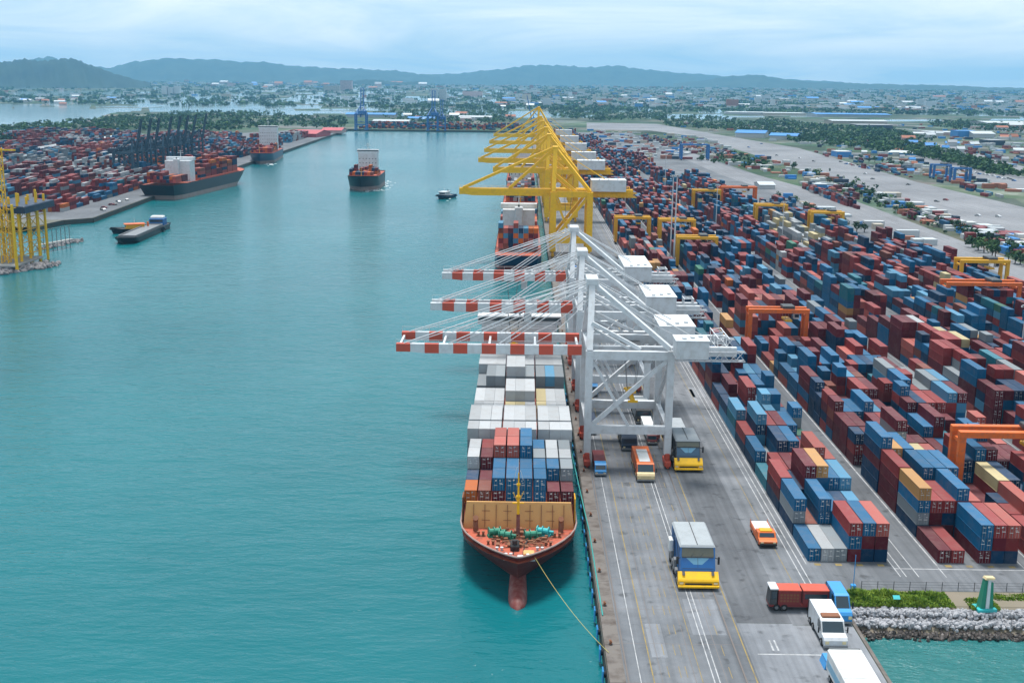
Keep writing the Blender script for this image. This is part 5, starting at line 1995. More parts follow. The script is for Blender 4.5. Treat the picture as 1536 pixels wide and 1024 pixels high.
truck('box_truck', 'small truck with blue cab and red box under the quay edge side of the crane', 18.8, 249.0, 2.8, 2.8, 8.0, 2.9, 'sky_blue', 'maroon_box' if 'maroon_box' in M else 'van_red')
truck('box_truck', 'small truck with red and navy load behind the blue cabbed one', 18.6, 281.0, 2.6, 2.2, 9.0, 2.8, 'van_red', 'navy')
truck('tractor_truck', 'dark truck close behind the orange van', 27.2, 268.0, 4.0, 3.0, 9.0, 3.4, 'navy', 'dark_steel')
truck('tractor_truck', 'dark truck with white front between the landward crane legs', 33.0, 291.0, 4.2, 3.0, 11.0, 4.0, 'black', 'tarp_grey', 'tarp_white')
truck('flatbed_truck', 'truck with grey covered load behind the dark hauler', 39.4, 271.0, 5.4, 2.2, 12.0, 3.6, 'teal_dark', 'tarp_grey', 'tarp_grey')
truck('tractor_truck', 'white long trailer truck along the landward crane rail', 33.4, 273.0, 2.6, 2.6, 14.0, 2.6, 'van_red', 'tarp_white', 'tarp_white')
truck('box_truck', 'blue truck far under the second white crane', 21.0, 318.0, 3.2, 2.6, 8.0, 3.2, 'sky_blue', 'blue')
truck('box_truck', 'red truck under the third white crane', 24.0, 362.0, 3.0, 2.6, 10.0, 3.2, 'van_red', 'van_red')
truck('box_truck', 'white truck leaving the white cranes towards the yellow ones', 29.5, 420.0, 3.0, 2.6, 10.0, 3.4, 'white', 'tarp_white')
truck('box_truck', 'blue truck beside the nearest yellow crane', 25.0, 540.0, 3.0, 2.6, 10.0, 3.4, 'blue', 'navy')
# white lorry at the lower edge
tl = thing('lorry', 'large white topped lorry at the bottom by the inlet wall', 'lorry', (50.0, 141.0, .02))
b = MB().cbox(-2.6, 2.6, 3.2, 18.0, 1.4, 4.6, .12).build('cargo_box', 'tarp_white', tl)
MB().box(-2.63, -2.605, 4, 17.6, 1.9, 3.2).build('side_marking', 'pale_panel', b)
rf = MB()
for k in range(6):
    y = 4.0 + k * 2.6
    rf.beam((-2.5, y, 4.64), (2.5, y, 4.64), .10, .08)
rf.build('roof_rib', 'tarp_white', b)
MB().prism([(0, .6), (0, 2.0), (.6, 3.6), (2.9, 3.8), (2.9, .6)], -2.4, 2.4).build('cab', 'white', tl)
MB().cbox(-2.2, 2.2, 2.9, 17.8, .7, 1.35, .06).build('chassis', 'dark_steel', tl)
MB().beam((-2.3, 18.05, 4.7), (2.3, 18.05, 4.7), .12).beam((-2.3, 18.05, 4.7), (-2.3, 18.05, 1.2), .12).beam((2.3, 18.05, 4.7), (2.3, 18.05, 1.2), .12).build('rear_frame', 'steel', tl)
wheels(tl, 5.0, (1.4, 13.0, 14.6, 16.2), .62)
# orange service truck by the yard lane
ot = thing('service_truck', 'orange service truck with white bed beside the first yard block', 'truck', (49.0, 208.6, .02))
MB().prism([(0, .6), (-.1, 1.3), (.3, 1.5), (1.3, 1.65), (1.9, 2.5), (4.0, 2.5), (4.2, 1.5), (9.6, 1.4), (9.6, .6)], -1.75, 1.75).build('body', 'orange', ot)
MB().add([(-1.5, 1.28, 1.72), (1.5, 1.28, 1.72), (1.4, 1.80, 2.42), (-1.4, 1.80, 2.42)], [(0, 1, 2, 3)]).build('windscreen', 'glass', ot)
MB().cbox(-1.2, 1.2, 2.2, 3.8, 2.51, 2.72, .06).build('light_bar', 'gold', ot)
MB().cbox(-1.6, 1.6, 4.6, 9.4, 1.42, 1.9, .08).build('bed', 'tarp_white', ot)
MB().cbox(-1.7, 1.7, -.3, -.08, .55, .95, .06).build('bumper', 'black', ot)
for s in (-1, 1):
    MB().cbox(s * 1.2 - .3, s * 1.2 + .3, -.16, -.11, 1.0, 1.25, .03).build('headlight', 'lamp_glass', ot)
    MB().beam((s * 1.7, 4.5, 1.9), (s * 1.7, 9.4, 1.9), .1).beam((s * 1.7, 9.4, 1.4), (s * 1.7, 9.4, 2.3), .1).build('bed_rail', 'orange', ot)
wheels(ot, 3.5, (1.4, 6.8, 8.3), .6)
# red pair of wagons standing across the apron
rt = thing('fire_red_truck', 'long red truck of two boxes standing crosswise by the inlet', 'truck', (43.4, 181.2, .02))
rt.name = 'red_truck'
MB().cbox(0, 10.2, 0, 2.7, .75, 1.15, .06).build('chassis', 'van_red', rt)
c = MB().loft([[(0, 0, 1.15), (1.3, 0, 1.15), (1.3, 2.7, 1.15), (0, 2.7, 1.15)], [(.25, .05, 3.9), (1.3, .05, 3.9), (1.3, 2.65, 3.9), (.25, 2.65, 3.9)]]).build('cab', 'dark_steel', rt)
MB().cbox(.05, 1.5, -.1, 2.8, 3.92, 4.15, .08).build('cab_roof', 'white', c)
MB().box(.3, 1.2, -.045, -.01, 2.2, 3.6).build('side_window', 'glass', c)
for k, (x0, x1) in enumerate(((1.5, 5.4), (5.75, 10.2))):
    b = MB().cbox(x0, x1, -.05, 2.75, 1.16, 3.7, .08).build('cargo_box', 'van_red', rt)
    MB().cbox(x0 - .06, x1 + .06, -.12, 2.82, 3.71, 3.9, .06).build('roof', 'red', b)
    g = MB()
    if k == 0:
        for i in range(6):
            for j in range(3):
                g.box(x0 + .35 + i * .56, x0 + .72 + i * .56, -.09, -.055, 1.7 + j * .55, 2.05 + j * .55)
        g.build('vent_grille', 'rust', b)
    else:
        g.box(x0 + .3, x1 - .3, -.09, -.055, 2.3, 3.2)
        g.build('side_window', 'glass', b)
for x in (1.3, 2.6, 7.2, 8.5):
    o = MB().tube((x, -.08, .62), (x, .4, .62), .62, 14).build('wheel', 'rubber', rt)
    MB().tube((x, -.11, .62), (x, -.07, .62), .3, 10).build('rim', 'steel', o)
    MB().tube((x, 2.3, .62), (x, 2.76, .62), .62, 14).build('wheel', 'rubber', rt)
MB().beam((10.2, 1.3, .9), (11.6, 1.3, .7), .25).cbox(10.6, 11.6, .5, 2.2, .75, 1.6, .15).build('drawbar', 'dark_steel', rt)
# blue barrier blocks on the inlet wall
for k, (px, py) in enumerate(((1243, 1004), (1222, 915))):
    p = at(px, py)
    b = thing('barrier_block', ['blue barrier block left of the white lorry', 'pale blue barrier block behind the white van'][k], 'barrier', (p.x, p.y, .02))
    MB().loft([[(-.7, 0, 0), (.7, 0, 0), (.7, 3, 0), (-.7, 3, 0)], [(-.35, 0, 1.2), (.35, 0, 1.2), (.35, 3, 1.2), (-.35, 3, 1.2)]]).build('block', 'sky_blue' if k == 0 else 'pale_panel', b)
    MB().cbox(-.4, .4, .2, 2.8, 1.21, 1.4, .05).build('cap', 'sky_blue', b)

# ------------------------------------------------------------------ the inlet's bank
q = MB()
q.add([(56.6, 184, -.02), (140, 184, -.02), (140, 176, -3.8), (56.6, 176, -3.8)], [(0, 1, 2, 3)])
struct('embankment', q, 'soil')
rocks('riprap', [(57.5, 182.6, -.55), (130, 182.6, -.55)], 2300, .25, .55, 'rock_pale', 'grey riprap boulders on the bank above the inlet', 8, zr=(-.3, .3), spread=.65)
rocks('riprap', [(57.2, 180.6, -1.5), (130, 180.6, -1.5)], 2500, .25, .62, 'rock_pale', 'pale riprap boulders halfway down the bank', 9, zr=(-.3, .3), spread=.7)
rocks('riprap', [(57.2, 178.4, -2.7), (130, 178.4, -2.7)], 1600, .25, .6, 'rock_wet', 'dark wet boulders at the water line of the inlet', 10, zr=(-.4, .25), spread=.6)
g = MB()
rr = random.Random(6)


def tufts(mb, x0, x1, y0, y1, n, h=1.0, z=0.0):
    for _ in range(n):
        x, y = rr.uniform(x0, x1), rr.uniform(y0, y1)
        edge = min((x - x0) / 2, (x1 - x) / 2, (y - y0) / .8, (y1 - y) / .8, 1)
        hh = h * rr.uniform(.4, 1.2) * (.45 + .55 * edge) * (.7 + .5 * math.sin(x * .7) * math.sin(y * 1.1 + x * .3))
        if hh < .08:
            continue
        for _ in range(4):
            a = rr.uniform(0, 6.28)
            w_ = rr.uniform(.08, .22)
            lean = rr.uniform(0, .5)
            dx, dy = math.cos(a), math.sin(a)
            mb.add([(x - dy * w_, y + dx * w_, z), (x + dy * w_, y - dx * w_, z), (x + dx * lean * hh + dy * w_ * .6, y + dy * lean * hh - dx * w_ * .6, z + hh * .7), (x + dx * lean * 1.6 * hh, y + dy * lean * 1.6 * hh, z + hh)], [(0, 1, 2, 3)])


tufts(g, 57.8, 76.5, 183.4, 189.4, 3600)
tufts(g, 79.0, 84.0, 182.6, 187.0, 700)
tufts(g, 84.0, 100.0, 186.5, 189.4, 900, .5)
tag(g.build('grass', 'leaf_grass'), 'bright green grass and low plants growing above the riprap', None, None, 'stuff')
struct('verge', MB().add([(56.6, 184.0, .008), (140, 184.0, .008), (140, 189.9, .008), (56.6, 189.9, .008)], [(0, 1, 2, 3)]), 'soil')
fn = thing('wire_fence', 'thin wire fence on posts along the road above the grass', 'fence', (0, 190.4, .02))
for k in range(11):
    x = 62 + k * 2.9
    MB().tube((x, 0, 0), (x, 0, 1.6), .06, 6).build('post', 'dark_steel', fn)
wr = MB()
for z in (.5, 1.0, 1.5):
    wr.beam((62, 0, z), (91, 0, z), .035)
wr.build('rail', 'dark_steel', fn)
sp = thing('street_pole', 'thin blue pole standing at the corner of the grass bank', 'pole', (60.6, 190.6, .02))
MB().tube((0, 0, 0), (0, 0, 6.5), .07, 8).build('shaft', 'sky_blue', sp)
MB().cbox(-.45, .45, -.45, .45, 0, .8, .1).build('footing', 'sky_blue', sp)
mo = thing('monument', 'leaning green and white marker on a teal base by the rock bank', 'monument', (81.3, 183.2, 0.0), .1)
mo.scale = (.74, .8, .9)
MB().loft([[(-1.5, -.9, .5), (-.35, -.9, .5), (-.35, .9, .5), (-1.5, .9, .5)], [(-.8, -.6, 6.0), (-.15, -.6, 6.0), (-.15, .6, 6.0), (-.8, .6, 6.0)]]).build('green_slab', 'green', mo)
MB().loft([[(.55, -.9, .5), (1.6, -.9, .5), (1.6, .9, .5), (.55, .9, .5)], [(.55, -.6, 5.6), (1.25, -.6, 5.6), (1.25, .6, 5.6), (.55, .6, 5.6)]]).build('green_slab', 'green', mo)
MB().loft([[(-.33, -1.1, .5), (.53, -1.1, .5), (.53, 1.0, .5), (-.33, 1.0, .5)], [(-.13, -.8, 6.3), (.53, -.8, 6.3), (.53, .7, 6.3), (-.13, .7, 6.3)]]).build('white_core', 'white', mo)
MB().loft([[(-.85, -.85, 6.31), (1.3, -.85, 6.31), (1.3, .75, 6.31), (-.85, .75, 6.31)], [(-.6, -.7, 6.7), (1.5, -.7, 6.6), (1.5, .6, 6.6), (-.6, .6, 6.7)]]).build('cap', 'cream', mo)
MB().cbox(-2.3, 2.3, -1.6, 1.6, -.1, .48, .1).build('base', 'teal', mo)
sg = thing('sign_board', 'small teal board lying tilted in the grass', 'sign', (66.6, 185.2, .7))
MB().loft([[(-.6, -.35, 0), (.6, -.35, 0), (.6, .35, .45), (-.6, .35, .45)], [(-.6, -.42, .1), (.6, -.42, .1), (.6, .28, .55), (-.6, .28, .55)]]).build('board', 'teal', sg)
MB().tube((0, 0, -.7), (0, 0, .1), .06, 6).build('post', 'steel', sg)
# ------------------------------------------------------------------ buildings beyond the port
def building(name, label, cat, x, y, w, d, h, wall, roof, gable=0.0, rot=0.0, group=None, windows=False):
    t = thing(name, label, cat, (x, y, gz(y)), rot, group)
    wb = MB()
    if gable > 0:
        wb.loft([[(-w / 2, py, pz) for py, pz in ((-d / 2, 0), (-d / 2, h), (0, h + gable), (d / 2, h), (d / 2, 0))], [(w / 2, py, pz) for py, pz in ((-d / 2, 0), (-d / 2, h), (0, h + gable), (d / 2, h), (d / 2, 0))]])
    else:
        wb.box(-w / 2, w / 2, -d / 2, d / 2, 0, h)
    wo = wb.build('wall', wall, t)
    r = MB()
    e = .02 * w + .4
    if gable > 0:
        for s in (-1, 1):
            r.loft([[(-w / 2 - e, s * (d / 2 + e), h - gable * 2 * e / d + .05), (-w / 2 - e, 0, h + gable + .06), (-w / 2 - e, 0, h + gable + .5), (-w / 2 - e, s * (d / 2 + e), h - gable * 2 * e / d + .45)],
                    [(w / 2 + e, s * (d / 2 + e), h - gable * 2 * e / d + .05), (w / 2 + e, 0, h + gable + .06), (w / 2 + e, 0, h + gable + .5), (w / 2 + e, s * (d / 2 + e), h - gable * 2 * e / d + .45)]])
    else:
        r.cbox(-w / 2 - e * .3, w / 2 + e * .3, -d / 2 - e * .3, d / 2 + e * .3, h + .01, h + max(.6, h * .04), .1)
    r.build('roof', roof, t)
    if windows:
        n = max(3, int(w / 4))
        fl = max(2, int(h / 3.4))
        for k in range(fl):
            wi = MB()
            for i in range(n):
                x0 = -w / 2 + w * (i + .25) / n
                wi.box(x0, x0 + w / n * .5, -d / 2 - .06, -d / 2 - .02, h * (k + .3) / fl, h * (k + .75) / fl)
            wi.build('window_row', 'glass', wo)
    return t


def bpx(name, label, cat, x0, x1, yb, hpx, wall, roof, dm=None, gable=0.0, rot=0.0, group=None, windows=False):
    a, b = at(x0, yb), at(x1, yb)
    z = depth((a + b) / 2)
    w = (b - a).length
    h = hpx * z / F
    d = dm or w * .6
    c = (a + b) / 2
    return building(name, label, cat, c.x, c.y + d / 2, w, d, h, wall, roof, gable * h, rot, group, windows)


# landmark buildings
bpx('warehouse', 'long pale roofed warehouse behind the left terminal', 'warehouse', 28, 118, 222, 4, 'wall_white', 'roof_white', 190, rot=R(4))
bpx('warehouse', 'white roofed warehouse behind the left terminal, next to the long one', 'warehouse', 110, 190, 216, 4, 'wall_white', 'roof_white', 200, rot=R(4))
bpx('warehouse', 'small pale warehouse at the far side of the left terminal', 'warehouse', 300, 340, 212, 4, 'wall_white', 'roof_white', 90)
bpx('warehouse', 'pale warehouse at the very left edge behind the stacks', 'warehouse', -60, 30, 232, 4, 'wall_white', 'roof_grey', 160)
bpx('shed', 'red roofed shed by the water beyond the moored ships', 'shed', 436, 480, 206, 5, 'roof_red', 'roof_red', 80, .9, R(-8))
bpx('shed', 'smaller red roofed shed right of the large one', 'shed', 482, 512, 200, 4, 'wall_pink', 'roof_red', 60, .8)
bpx('apartment_tower', 'white apartment tower on the plain, left of a close pair', 'tower', 646.5, 656, 152, 18, 'wall_white', 'roof_white', 30, windows=True)
bpx('apartment_tower', 'white apartment tower on the plain, right of a close pair', 'tower', 658.5, 669, 152, 17, 'wall_white', 'roof_white', 30, windows=True)
bpx('apartment_tower', 'pinkish apartment tower beside the small wooded hill', 'tower', 511, 527, 136, 14, 'wall_pink', 'roof_tile', 60, windows=True)
bpx('apartment_block', 'cream apartment block left of the pinkish tower', 'building', 486, 508, 137, 8, 'wall_cream', 'roof_white', 60, windows=True)
bpx('silo_block', 'white silo block standing among the salt ponds, left of three', 'silo', 243, 250, 143, 13, 'wall_white', 'roof_white', 40)
bpx('silo_block', 'white silo block standing among the salt ponds, middle of three', 'silo', 252, 259, 143, 11, 'wall_white', 'roof_white', 40)
bpx('silo_block', 'white silo block standing among the salt ponds, right of three', 'silo', 261, 269, 143, 13, 'wall_white', 'roof_white', 40)
bpx('building', 'pale pink row building right of the white towers', 'building', 695, 722, 145, 7, 'wall_pink', 'roof_tile', 60)
bpx('shed', 'long blue roofed shed at the head of the basin', 'shed', 520, 590, 176, 4, 'wall_white', 'roof_blue', 70, .5)
bpx('shed', 'second blue roofed shed at the head of the basin', 'shed', 612, 650, 182, 4, 'wall_white', 'roof_blue', 60, .5)
bpx('shed', 'white roofed shed between the blue cranes at the basin head', 'shed', 560, 612, 186, 4, 'wall_white', 'roof_white', 60, .4)
bpx('shed', 'white roofed shed behind the yellow cranes', 'shed', 690, 735, 180, 4, 'wall_white', 'roof_white', 60, .4)
bpx('shed', 'blue roofed building with pale walls beside the wide road, left of two', 'shed', 1112, 1152, 207, 7, 'wall_white', 'roof_blue', 50, .5, R(-20))
bpx('shed', 'blue roofed building with pale walls beside the wide road, right of two', 'shed', 1163, 1200, 210, 6, 'wall_white', 'roof_blue', 45, .5, R(-20))
bpx('warehouse', 'long white warehouse across the green belt', 'warehouse', 1100, 1150, 172, 3, 'wall_white', 'roof_white', 120)
bpx('warehouse', 'second long white warehouse right of the first across the green belt', 'warehouse', 1152, 1204, 173, 3, 'wall_cream', 'roof_white', 120)
bpx('warehouse', 'wide blue roofed warehouse across the green belt', 'warehouse', 1235, 1325, 176, 4, 'wall_white', 'roof_blue', 140, .3)
bpx('warehouse', 'cream roofed warehouse in front of the wide blue one', 'warehouse', 1255, 1325, 186, 4, 'wall_cream', 'roof_white', 90, .3)
bpx('warehouse', 'dark sided warehouse right of the cream one', 'warehouse', 1290, 1335, 193, 5, 'navy', 'roof_grey', 70)
bpx('warehouse', 'large white roofed warehouse at the right edge', 'warehouse', 1490, 1575, 190, 5, 'wall_white', 'roof_white', 120, .3)
bpx('warehouse', 'white roofed warehouse left of the bright blue building', 'warehouse', 1400, 1436, 203, 4, 'wall_pink', 'roof_white', 70)
bpx('building', 'bright blue building among the houses on the right', 'building', 1438, 1462, 206, 9, 'roof_blue', 'roof_blue', 40)
bpx('shed', 'white peaked shed right of the bright blue building', 'shed', 1462, 1490, 207, 6, 'wall_white', 'roof_white', 45, .5)
bpx('building', 'navy walled building near the outer road', 'building', 1484, 1506, 218, 7, 'navy', 'roof_grey', 40)
bpx('hall', 'long low hall with white curved roof beside the side road', 'hall', 1345, 1388, 233, 3, 'sky_blue', 'roof_white', 30, .8, R(-35))
bpx('hall', 'blue yard office with pale roof on the wide road', 'hall', 1256, 1276, 236, 8, 'roof_blue', 'roof_white', 30)
bpx('hut', 'small white roofed hut beside the inner road', 'hut', 1222, 1240, 283, 6, 'roof_blue', 'roof_white', 10)
bpx('warehouse', 'big white roofed warehouse at the right edge of the yard', 'warehouse', 1462, 1560, 470, 11, 'wall_white', 'roof_white', 52)
bpx('tank_shed', 'pale domed shed at the corner of the inner road', 'shed', 1140, 1162, 284, 6, 'wall_white', 'roof_white', 25, .5)

rb_ = random.Random(77)
WALLS = [('white', 'wall_white'), ('cream', 'wall_cream'), ('pink', 'wall_pink')]
ROOFS = [('red', 'roof_tile'), ('white', 'roof_white'), ('grey', 'roof_grey'), ('blue', 'roof_blue')]
AREAS = [  # name, x range, y range, count, height px, width px
    ('below the slope of the wooded hill', 8, 190, 119, 130, 26, 3.4, 9), ('on the flats below the wooded hill', 0, 160, 146, 158, 16, 3.0, 12), ('at the foot of the far hills', 300, 640, 124, 134, 22, 3.0, 9),
    ('on the plain behind the yellow cranes', 780, 1080, 140, 162, 24, 3.0, 11), ('beyond the green belt', 1060, 1530, 146, 166, 26, 3.0, 12), ('near the outer road', 1340, 1530, 192, 232, 22, 5.0, 14),
    ('between the roads on the right', 1290, 1520, 226, 262, 12, 4.0, 9), ('at the head of the basin', 600, 760, 150, 186, 16, 3.5, 12)]
for (nm, xa, xb, ya, yb, n, hp, wp) in AREAS:
    cand = sorted((rb_.uniform(xa, xb), rb_.uniform(ya, yb)) for _ in range(n))
    for k, (px, py) in enumerate(cand):
        wn, wm = rb_.choices(WALLS, (6, 2, 2))[0]
        rn, rm = rb_.choices(ROOFS, (3, 4, 2, 2))[0]
        w_ = wp * rb_.uniform(.6, 1.4)
        bpx('house', f'{wn} house with {rn} roof {nm}, {ordinal(k + 1)} from the left', 'house', px, px + w_, py, hp * rb_.uniform(.7, 1.4), wm, rm, None, rb_.choice([0, .5, .6]), R(rb_.uniform(-15, 15)), 'houses ' + nm)

# the towns too small and many to count
tn = MB()
for _ in range(3000):
    px = rb_.uniform(-30, 1570)
    hz_ = 127 + (px - 785) * .013
    py = hz_ + .5 + 32 * rb_.random() ** 1.4
    if px < 760 and py > hz_ + 9 and rb_.random() < .88:
        continue
    p = at(px, py)
    z = p.y
    w_, d_, h_ = rb_.uniform(14, 55), rb_.uniform(14, 40), rb_.uniform(5, 14)
    if rb_.random() < .05:
        h_ *= 2.5
    g0 = gz(z)
    h_ += g0
    tn.add([(p.x, z, g0 - 3), (p.x + w_, z, g0 - 3), (p.x + w_, z + d_, g0 - 3), (p.x, z + d_, g0 - 3), (p.x, z, h_), (p.x + w_, z, h_), (p.x + w_, z + d_, h_), (p.x, z + d_, h_)],
           [(4, 5, 6, 7), (0, 1, 5, 4), (1, 2, 6, 5), (2, 3, 7, 6), (3, 0, 4, 7)], rb_.choices([0, 1, 2, 3, 4], (5, 3, 2, 1, 1))[0])
ROADS_PX = [[(1040, 230), (1100, 253), (1190, 277), (1287, 303), (1452, 365), (1600, 420), (1600, 452), (1437, 384), (1328, 349), (1240, 319), (1138, 281), (1080, 262), (1020, 236)],
            [(880, 184), (985, 186), (1100, 206), (1197, 222), (1264, 241), (1375, 273), (1536, 311), (1620, 332), (1620, 395), (1536, 361), (1393, 317), (1264, 273), (1173, 243), (1100, 222), (1050, 206), (975, 196), (880, 194)],
            [(1343, 226), (1402, 235), (1450, 243), (1536, 265), (1640, 292), (1640, 318), (1536, 288), (1440, 261), (1370, 238)], [(1388, 213), (1430, 219), (1536, 250), (1640, 280), (1640, 292), (1536, 258), (1440, 232)]]


def in_poly(x, y, P):
    c = False
    j = len(P) - 1
    for i in range(len(P)):
        if (P[i][1] > y) != (P[j][1] > y) and x < (P[j][0] - P[i][0]) * (y - P[i][1]) / (P[j][1] - P[i][1]) + P[i][0]:
            c = not c
        j = i
    return c


CLUT = [[(1000, 180), (1200, 196), (1400, 232), (1560, 272), (1560, 300), (1380, 268), (1200, 218), (1010, 190)], [(1000, 215), (1120, 230), (1200, 248), (1400, 322), (1560, 372), (1560, 400), (1450, 362), (1290, 300), (1100, 250), (1000, 235)],
        [(880, 196), (1040, 205), (1100, 225), (1060, 250), (980, 240), (890, 225)], [(1330, 185), (1560, 195), (1560, 250), (1420, 216)], [(560, 160), (770, 162), (770, 188), (560, 186)], [(1180, 280), (1300, 325), (1440, 372), (1420, 384), (1300, 345), (1170, 300)]]
for P, n in zip(CLUT, (260, 230, 260, 170, 150, 70)):
    xs, ys = [p[0] for p in P], [p[1] for p in P]
    k = 0
    while k < n:
        px, py = rb_.uniform(min(xs), max(xs)), rb_.uniform(min(ys), max(ys))
        if not in_poly(px, py, P):
            continue
        k += 1
        if any(in_poly(px, py, Q) for Q in ROADS_PX) and True:
            continue
        p = at(px, py)
        w_, d_, h_ = rb_.uniform(3, 14), rb_.uniform(3, 10), rb_.uniform(1.2, 4.5)
        if p.x < 50:
            continue
        x0, y0 = p.x, p.y
        tn.add([(x0, y0, 0), (x0 + w_, y0, 0), (x0 + w_, y0 + d_, 0), (x0, y0 + d_, 0), (x0, y0, h_), (x0 + w_, y0, h_), (x0 + w_, y0 + d_, h_), (x0, y0 + d_, h_)],
               [(4, 5, 6, 7), (0, 1, 5, 4), (1, 2, 6, 5), (2, 3, 7, 6), (3, 0, 4, 7)], rb_.choices([0, 1, 2, 3, 4, 5, 6], (3, 3, 1, 2, 2, 2, 2))[0])
tag(tn.build('distant_town', ['wall_white', 'roof_white', 'wall_cream', 'roof_tile', 'roof_blue', 'navy', 'van_red']), 'houses, sheds and stores of the distant town spread over the plain', None, None, 'stuff')


# ------------------------------------------------------------------ trees
def crown(mb, x, y, z0, h, r, n, rr, size):
    lobes = [(x + rr.gauss(0, r * .45), y + rr.gauss(0, r * .45), z0 + h * rr.uniform(.35, .85), r * rr.uniform(.45, .75)) for _ in range(max(3, n // 12))]
    for _ in range(n):
        lx, ly, lz, lr = rr.choice(lobes)
        v = Vector((rr.gauss(0, 1), rr.gauss(0, 1), rr.gauss(0, 1))).normalized() * lr * rr.uniform(.6, 1.05)
        c = Vector((lx, ly, lz)) + Vector((v.x, v.y, v.z * .8))
        nn = (v.normalized() + Vector((rr.gauss(0, .5), rr.gauss(0, .5), rr.gauss(0, .5)))).normalized()
        a = nn.cross(Vector((0, 0, 1)))
        a = a.normalized() if a.length > .01 else Vector((1, 0, 0))
        b = nn.cross(a)
        s = size * rr.uniform(.6, 1.3)
        mb.add([c - a * s - b * s * .6, c + a * s - b * s * .5, c + a * s * .7 + b * s * .8, c - a * s * .5 + b * s * .7], [(0, 1, 2, 3)])


def in_poly(x, y, P):
    c = False
    j = len(P) - 1
    for i in range(len(P)):
        if (P[i][1] > y) != (P[j][1] > y) and x < (P[j][0] - P[i][0]) * (y - P[i][1]) / (P[j][1] - P[i][1]) + P[i][0]:
            c = not c
        j = i
    return c


rt_ = random.Random(91)
BELTS = [  # polygon, count, crown radius, leaves
    ([(-20, 196), (60, 186), (200, 176), (330, 172), (520, 178), (520, 196), (430, 190), (330, 198), (200, 196), (100, 205), (-20, 214)], 1085, 5.6, 17),
    ([(150, 178), (300, 168), (420, 168), (430, 174), (260, 180), (160, 186)], 350, 5.0, 14),
    ([(580, 158), (760, 158), (770, 186), (600, 184), (560, 172)], 735, 5.6, 16),
    ([(820, 164), (930, 160), (1010, 166), (1000, 178), (900, 182), (830, 176)], 577, 5.6, 16),
    ([(980, 178), (1060, 174), (1120, 184), (1200, 196), (1330, 204), (1390, 220), (1500, 252), (1536, 268), (1490, 262), (1400, 240), (1300, 224), (1200, 216), (1100, 196), (1000, 190)], 1400, 5.0, 17),
    ([(1150, 178), (1250, 190), (1340, 196), (1400, 212), (1340, 206), (1220, 196), (1130, 186)], 455, 5.0, 16),
    ([(1390, 182), (1536, 188), (1536, 200), (1400, 192)], 280, 5.6, 14),
    ([(1040, 240), (1100, 232), (1150, 244), (1160, 256), (1110, 252)], 60, 3.5, 22),
    ([(1060, 150), (1250, 152), (1300, 165), (1100, 160)], 385, 6.2, 11),
    ([(1240, 255), (1260, 258), (1330, 290), (1400, 325), (1536, 374), (1536, 384), (1440, 350), (1330, 308), (1250, 276)], 110, 2.4, 18),
    ([(1200, 262), (1300, 296), (1390, 330), (1452, 356), (1420, 352), (1290, 304)], 30, 2.4, 18),
]
wd1, wd2 = MB(), MB()
for P, n, r, lv in BELTS:
    xs, ys = [p[0] for p in P], [p[1] for p in P]
    k = 0
    while k < n:
        px, py = rt_.uniform(min(xs), max(xs)), rt_.uniform(min(ys), max(ys))
        if not in_poly(px, py, P):
            continue
        k += 1
        p = at(px, py)
        rr_ = r * rt_.uniform(.5, 1.25)
        crown(wd1 if rt_.random() < .6 else wd2, p.x, p.y, gz(p.y), rr_ * 1.5, rr_, lv, rt_, rr_ * .36)
for _ in range(5600):          # hedges and groves over the plain
    px = rt_.uniform(-30, 1570)
    hz_ = 127 + (px - 785) * .013
    py = hz_ + .5 + 38 * rt_.random() ** 1.5
    if px < 760 and py > hz_ + 12 and rt_.random() < .5:
        continue
    p = at(px, py)
    rr_ = rt_.uniform(5, 13)
    for j in range(rt_.randint(1, 3)):
        crown(wd1 if rt_.random() < .6 else wd2, p.x + j * rr_ * 1.4, p.y, gz(p.y), rr_ * .8, rr_, 8, rt_, rr_ * .5)
tag(wd1.build('woodland', 'leaf_dark'), 'dark green tree belts across the plain', None, None, 'stuff')
tag(wd2.build('woodland', 'leaf_mid'), 'lighter green groves across the plain', None, None, 'stuff')
TREE = {}


def tree(label, x, y, h, r, mat, group, seed):
    t = thing('tree', label, 'tree', (x, y, 0), 0, group)
    rr = random.Random(seed)
    tr = MB().tube((0, 0, 0), (rr.uniform(-.3, .3), rr.uniform(-.3, .3), h * .5), .35, 7, .2)
    for k in range(4):
        a = rr.uniform(0, 6.28)
        tr.tube((0, 0, h * .3), (math.cos(a) * r * .5, math.sin(a) * r * .5, h * .6), .16, 5, .07)
    tr.build('trunk', 'bark', t)
    cm = MB()
    crown(cm, 0, 0, h * .25, h * .8, r, 130, rr, r * .2)
    cm.build('crown', mat, t)
    return t


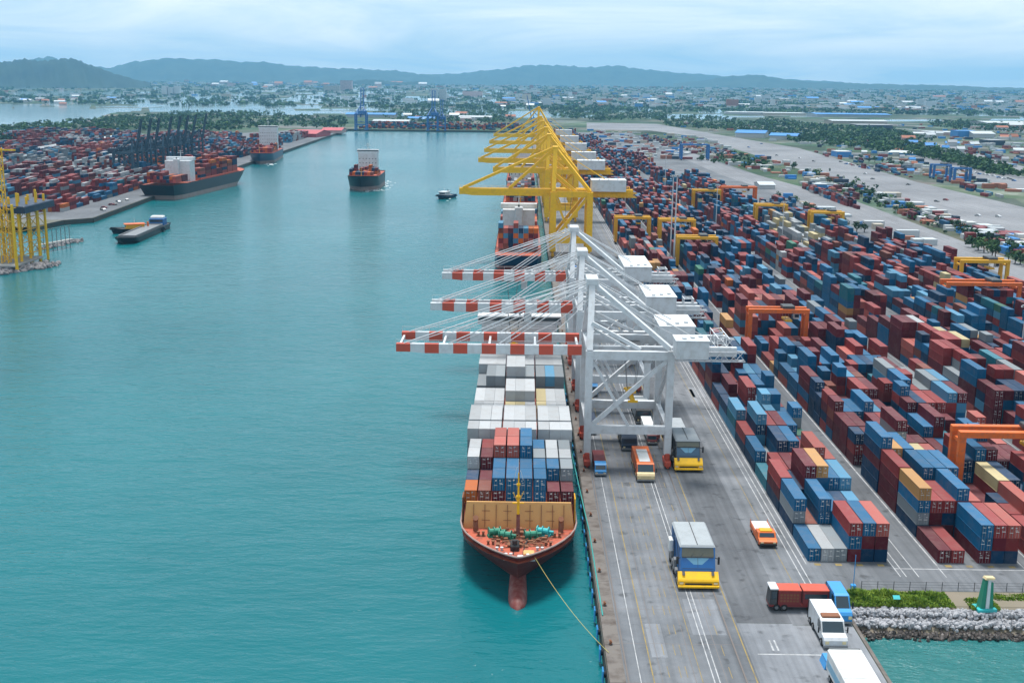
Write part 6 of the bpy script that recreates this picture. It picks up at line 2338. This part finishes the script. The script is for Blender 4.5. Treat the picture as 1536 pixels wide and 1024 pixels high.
LINES = [('beside the inner road', [(1160, 300), (1240, 328), (1300, 352)], 12), ('on the strip between the paved roads', [(1180, 250), (1290, 292), (1400, 334), (1530, 384)], 30), ('beyond the wide road', [(1250, 232), (1310, 243), (1352, 252)], 12), ('at the inner road end', [(1450, 368), (1500, 388), (1540, 402)], 9)]
sd_ = 0
for nm, pts, n in LINES:
    ps = []
    for k in range(n):
        f = (k + rt_.uniform(.1, .9)) / n * (len(pts) - 1)
        i = min(int(f), len(pts) - 2)
        ps.append((pts[i][0] + (pts[i + 1][0] - pts[i][0]) * (f - i) + rt_.uniform(-4, 4), pts[i][1] + (pts[i + 1][1] - pts[i][1]) * (f - i) + rt_.uniform(-2.5, 2.5)))
    for k, (px, py) in enumerate(sorted(ps)):
        p = at(px, py)
        sd_ += 1
        h = rt_.uniform(3.5, 7.5)
        tree(f'{rt_.choice(["dark", "bushy"])} green tree {nm}, {ordinal(k + 1)} from the left', p.x, p.y, h, h * rt_.uniform(.4, .6), rt_.choice(['leaf_dark', 'leaf_dark', 'leaf_mid']), 'trees ' + nm, sd_)

# ------------------------------------------------------------------ parked and moving cars far off
CCOL = [('white', 'white'), ('dark', 'dark_steel'), ('red', 'van_red'), ('blue', 'blue'), ('silver', 'steel')]
car0 = {}


def car(label, x, y, rot, mat, group):
    if mat not in car0:
        t = thing('car', label, 'car', (x, y, .03), rot, group)
        MB().prism([(0, .35), (0, .8), (1.1, .95), (1.8, 1.5), (3.6, 1.5), (4.3, .95), (4.6, .9), (4.6, .35)], -.95, .95).build('body', mat, t)
        MB().prism([(1.25, .98), (1.85, 1.44), (3.55, 1.44), (4.1, .98)], -.97, .97).build('window', 'glass', t)
        for yy in (1.0, 3.6):
            for s in (-1, 1):
                MB().tube((s * .75, yy, .33), (s * .98, yy, .33), .33, 8).build('wheel', 'rubber', t)
        car0[mat] = t
        return t
    return dup(car0[mat], (x, y, .03), rot, label, group)


CARL = [('on the wide concrete road', [(1110, 214), (1180, 232), (1300, 262), (1420, 300), (1520, 340)], 12, 7), ('parked along the side road', [(1345, 246), (1440, 256), (1530, 272)], 26, 1.5), ('on the left quay apron', [(146, 316), (172, 308), (192, 299)], 8, 2), ('parked on the far side of the wide road', [(1262, 244), (1300, 252), (1370, 266)], 16, 1.5)]
for nm, pts, n, jit in CARL:
    ps = []
    for k in range(n):
        f = (k + rt_.random()) / n * (len(pts) - 1)
        i = min(int(f), len(pts) - 2)
        ps.append((pts[i][0] + (pts[i + 1][0] - pts[i][0]) * (f - i), pts[i][1] + (pts[i + 1][1] - pts[i][1]) * (f - i) + rt_.uniform(-jit, jit)))
    for k, (px, py) in enumerate(sorted(ps)):
        p = at(px, py)
        cn, cm_ = rt_.choice(CCOL)
        car(f'{cn} car {nm}, {ordinal(k + 1)} from the left', p.x, p.y, R(rt_.choice([30, 210, 90]) + rt_.uniform(-8, 8)), cm_, 'cars ' + nm)
build_mass()
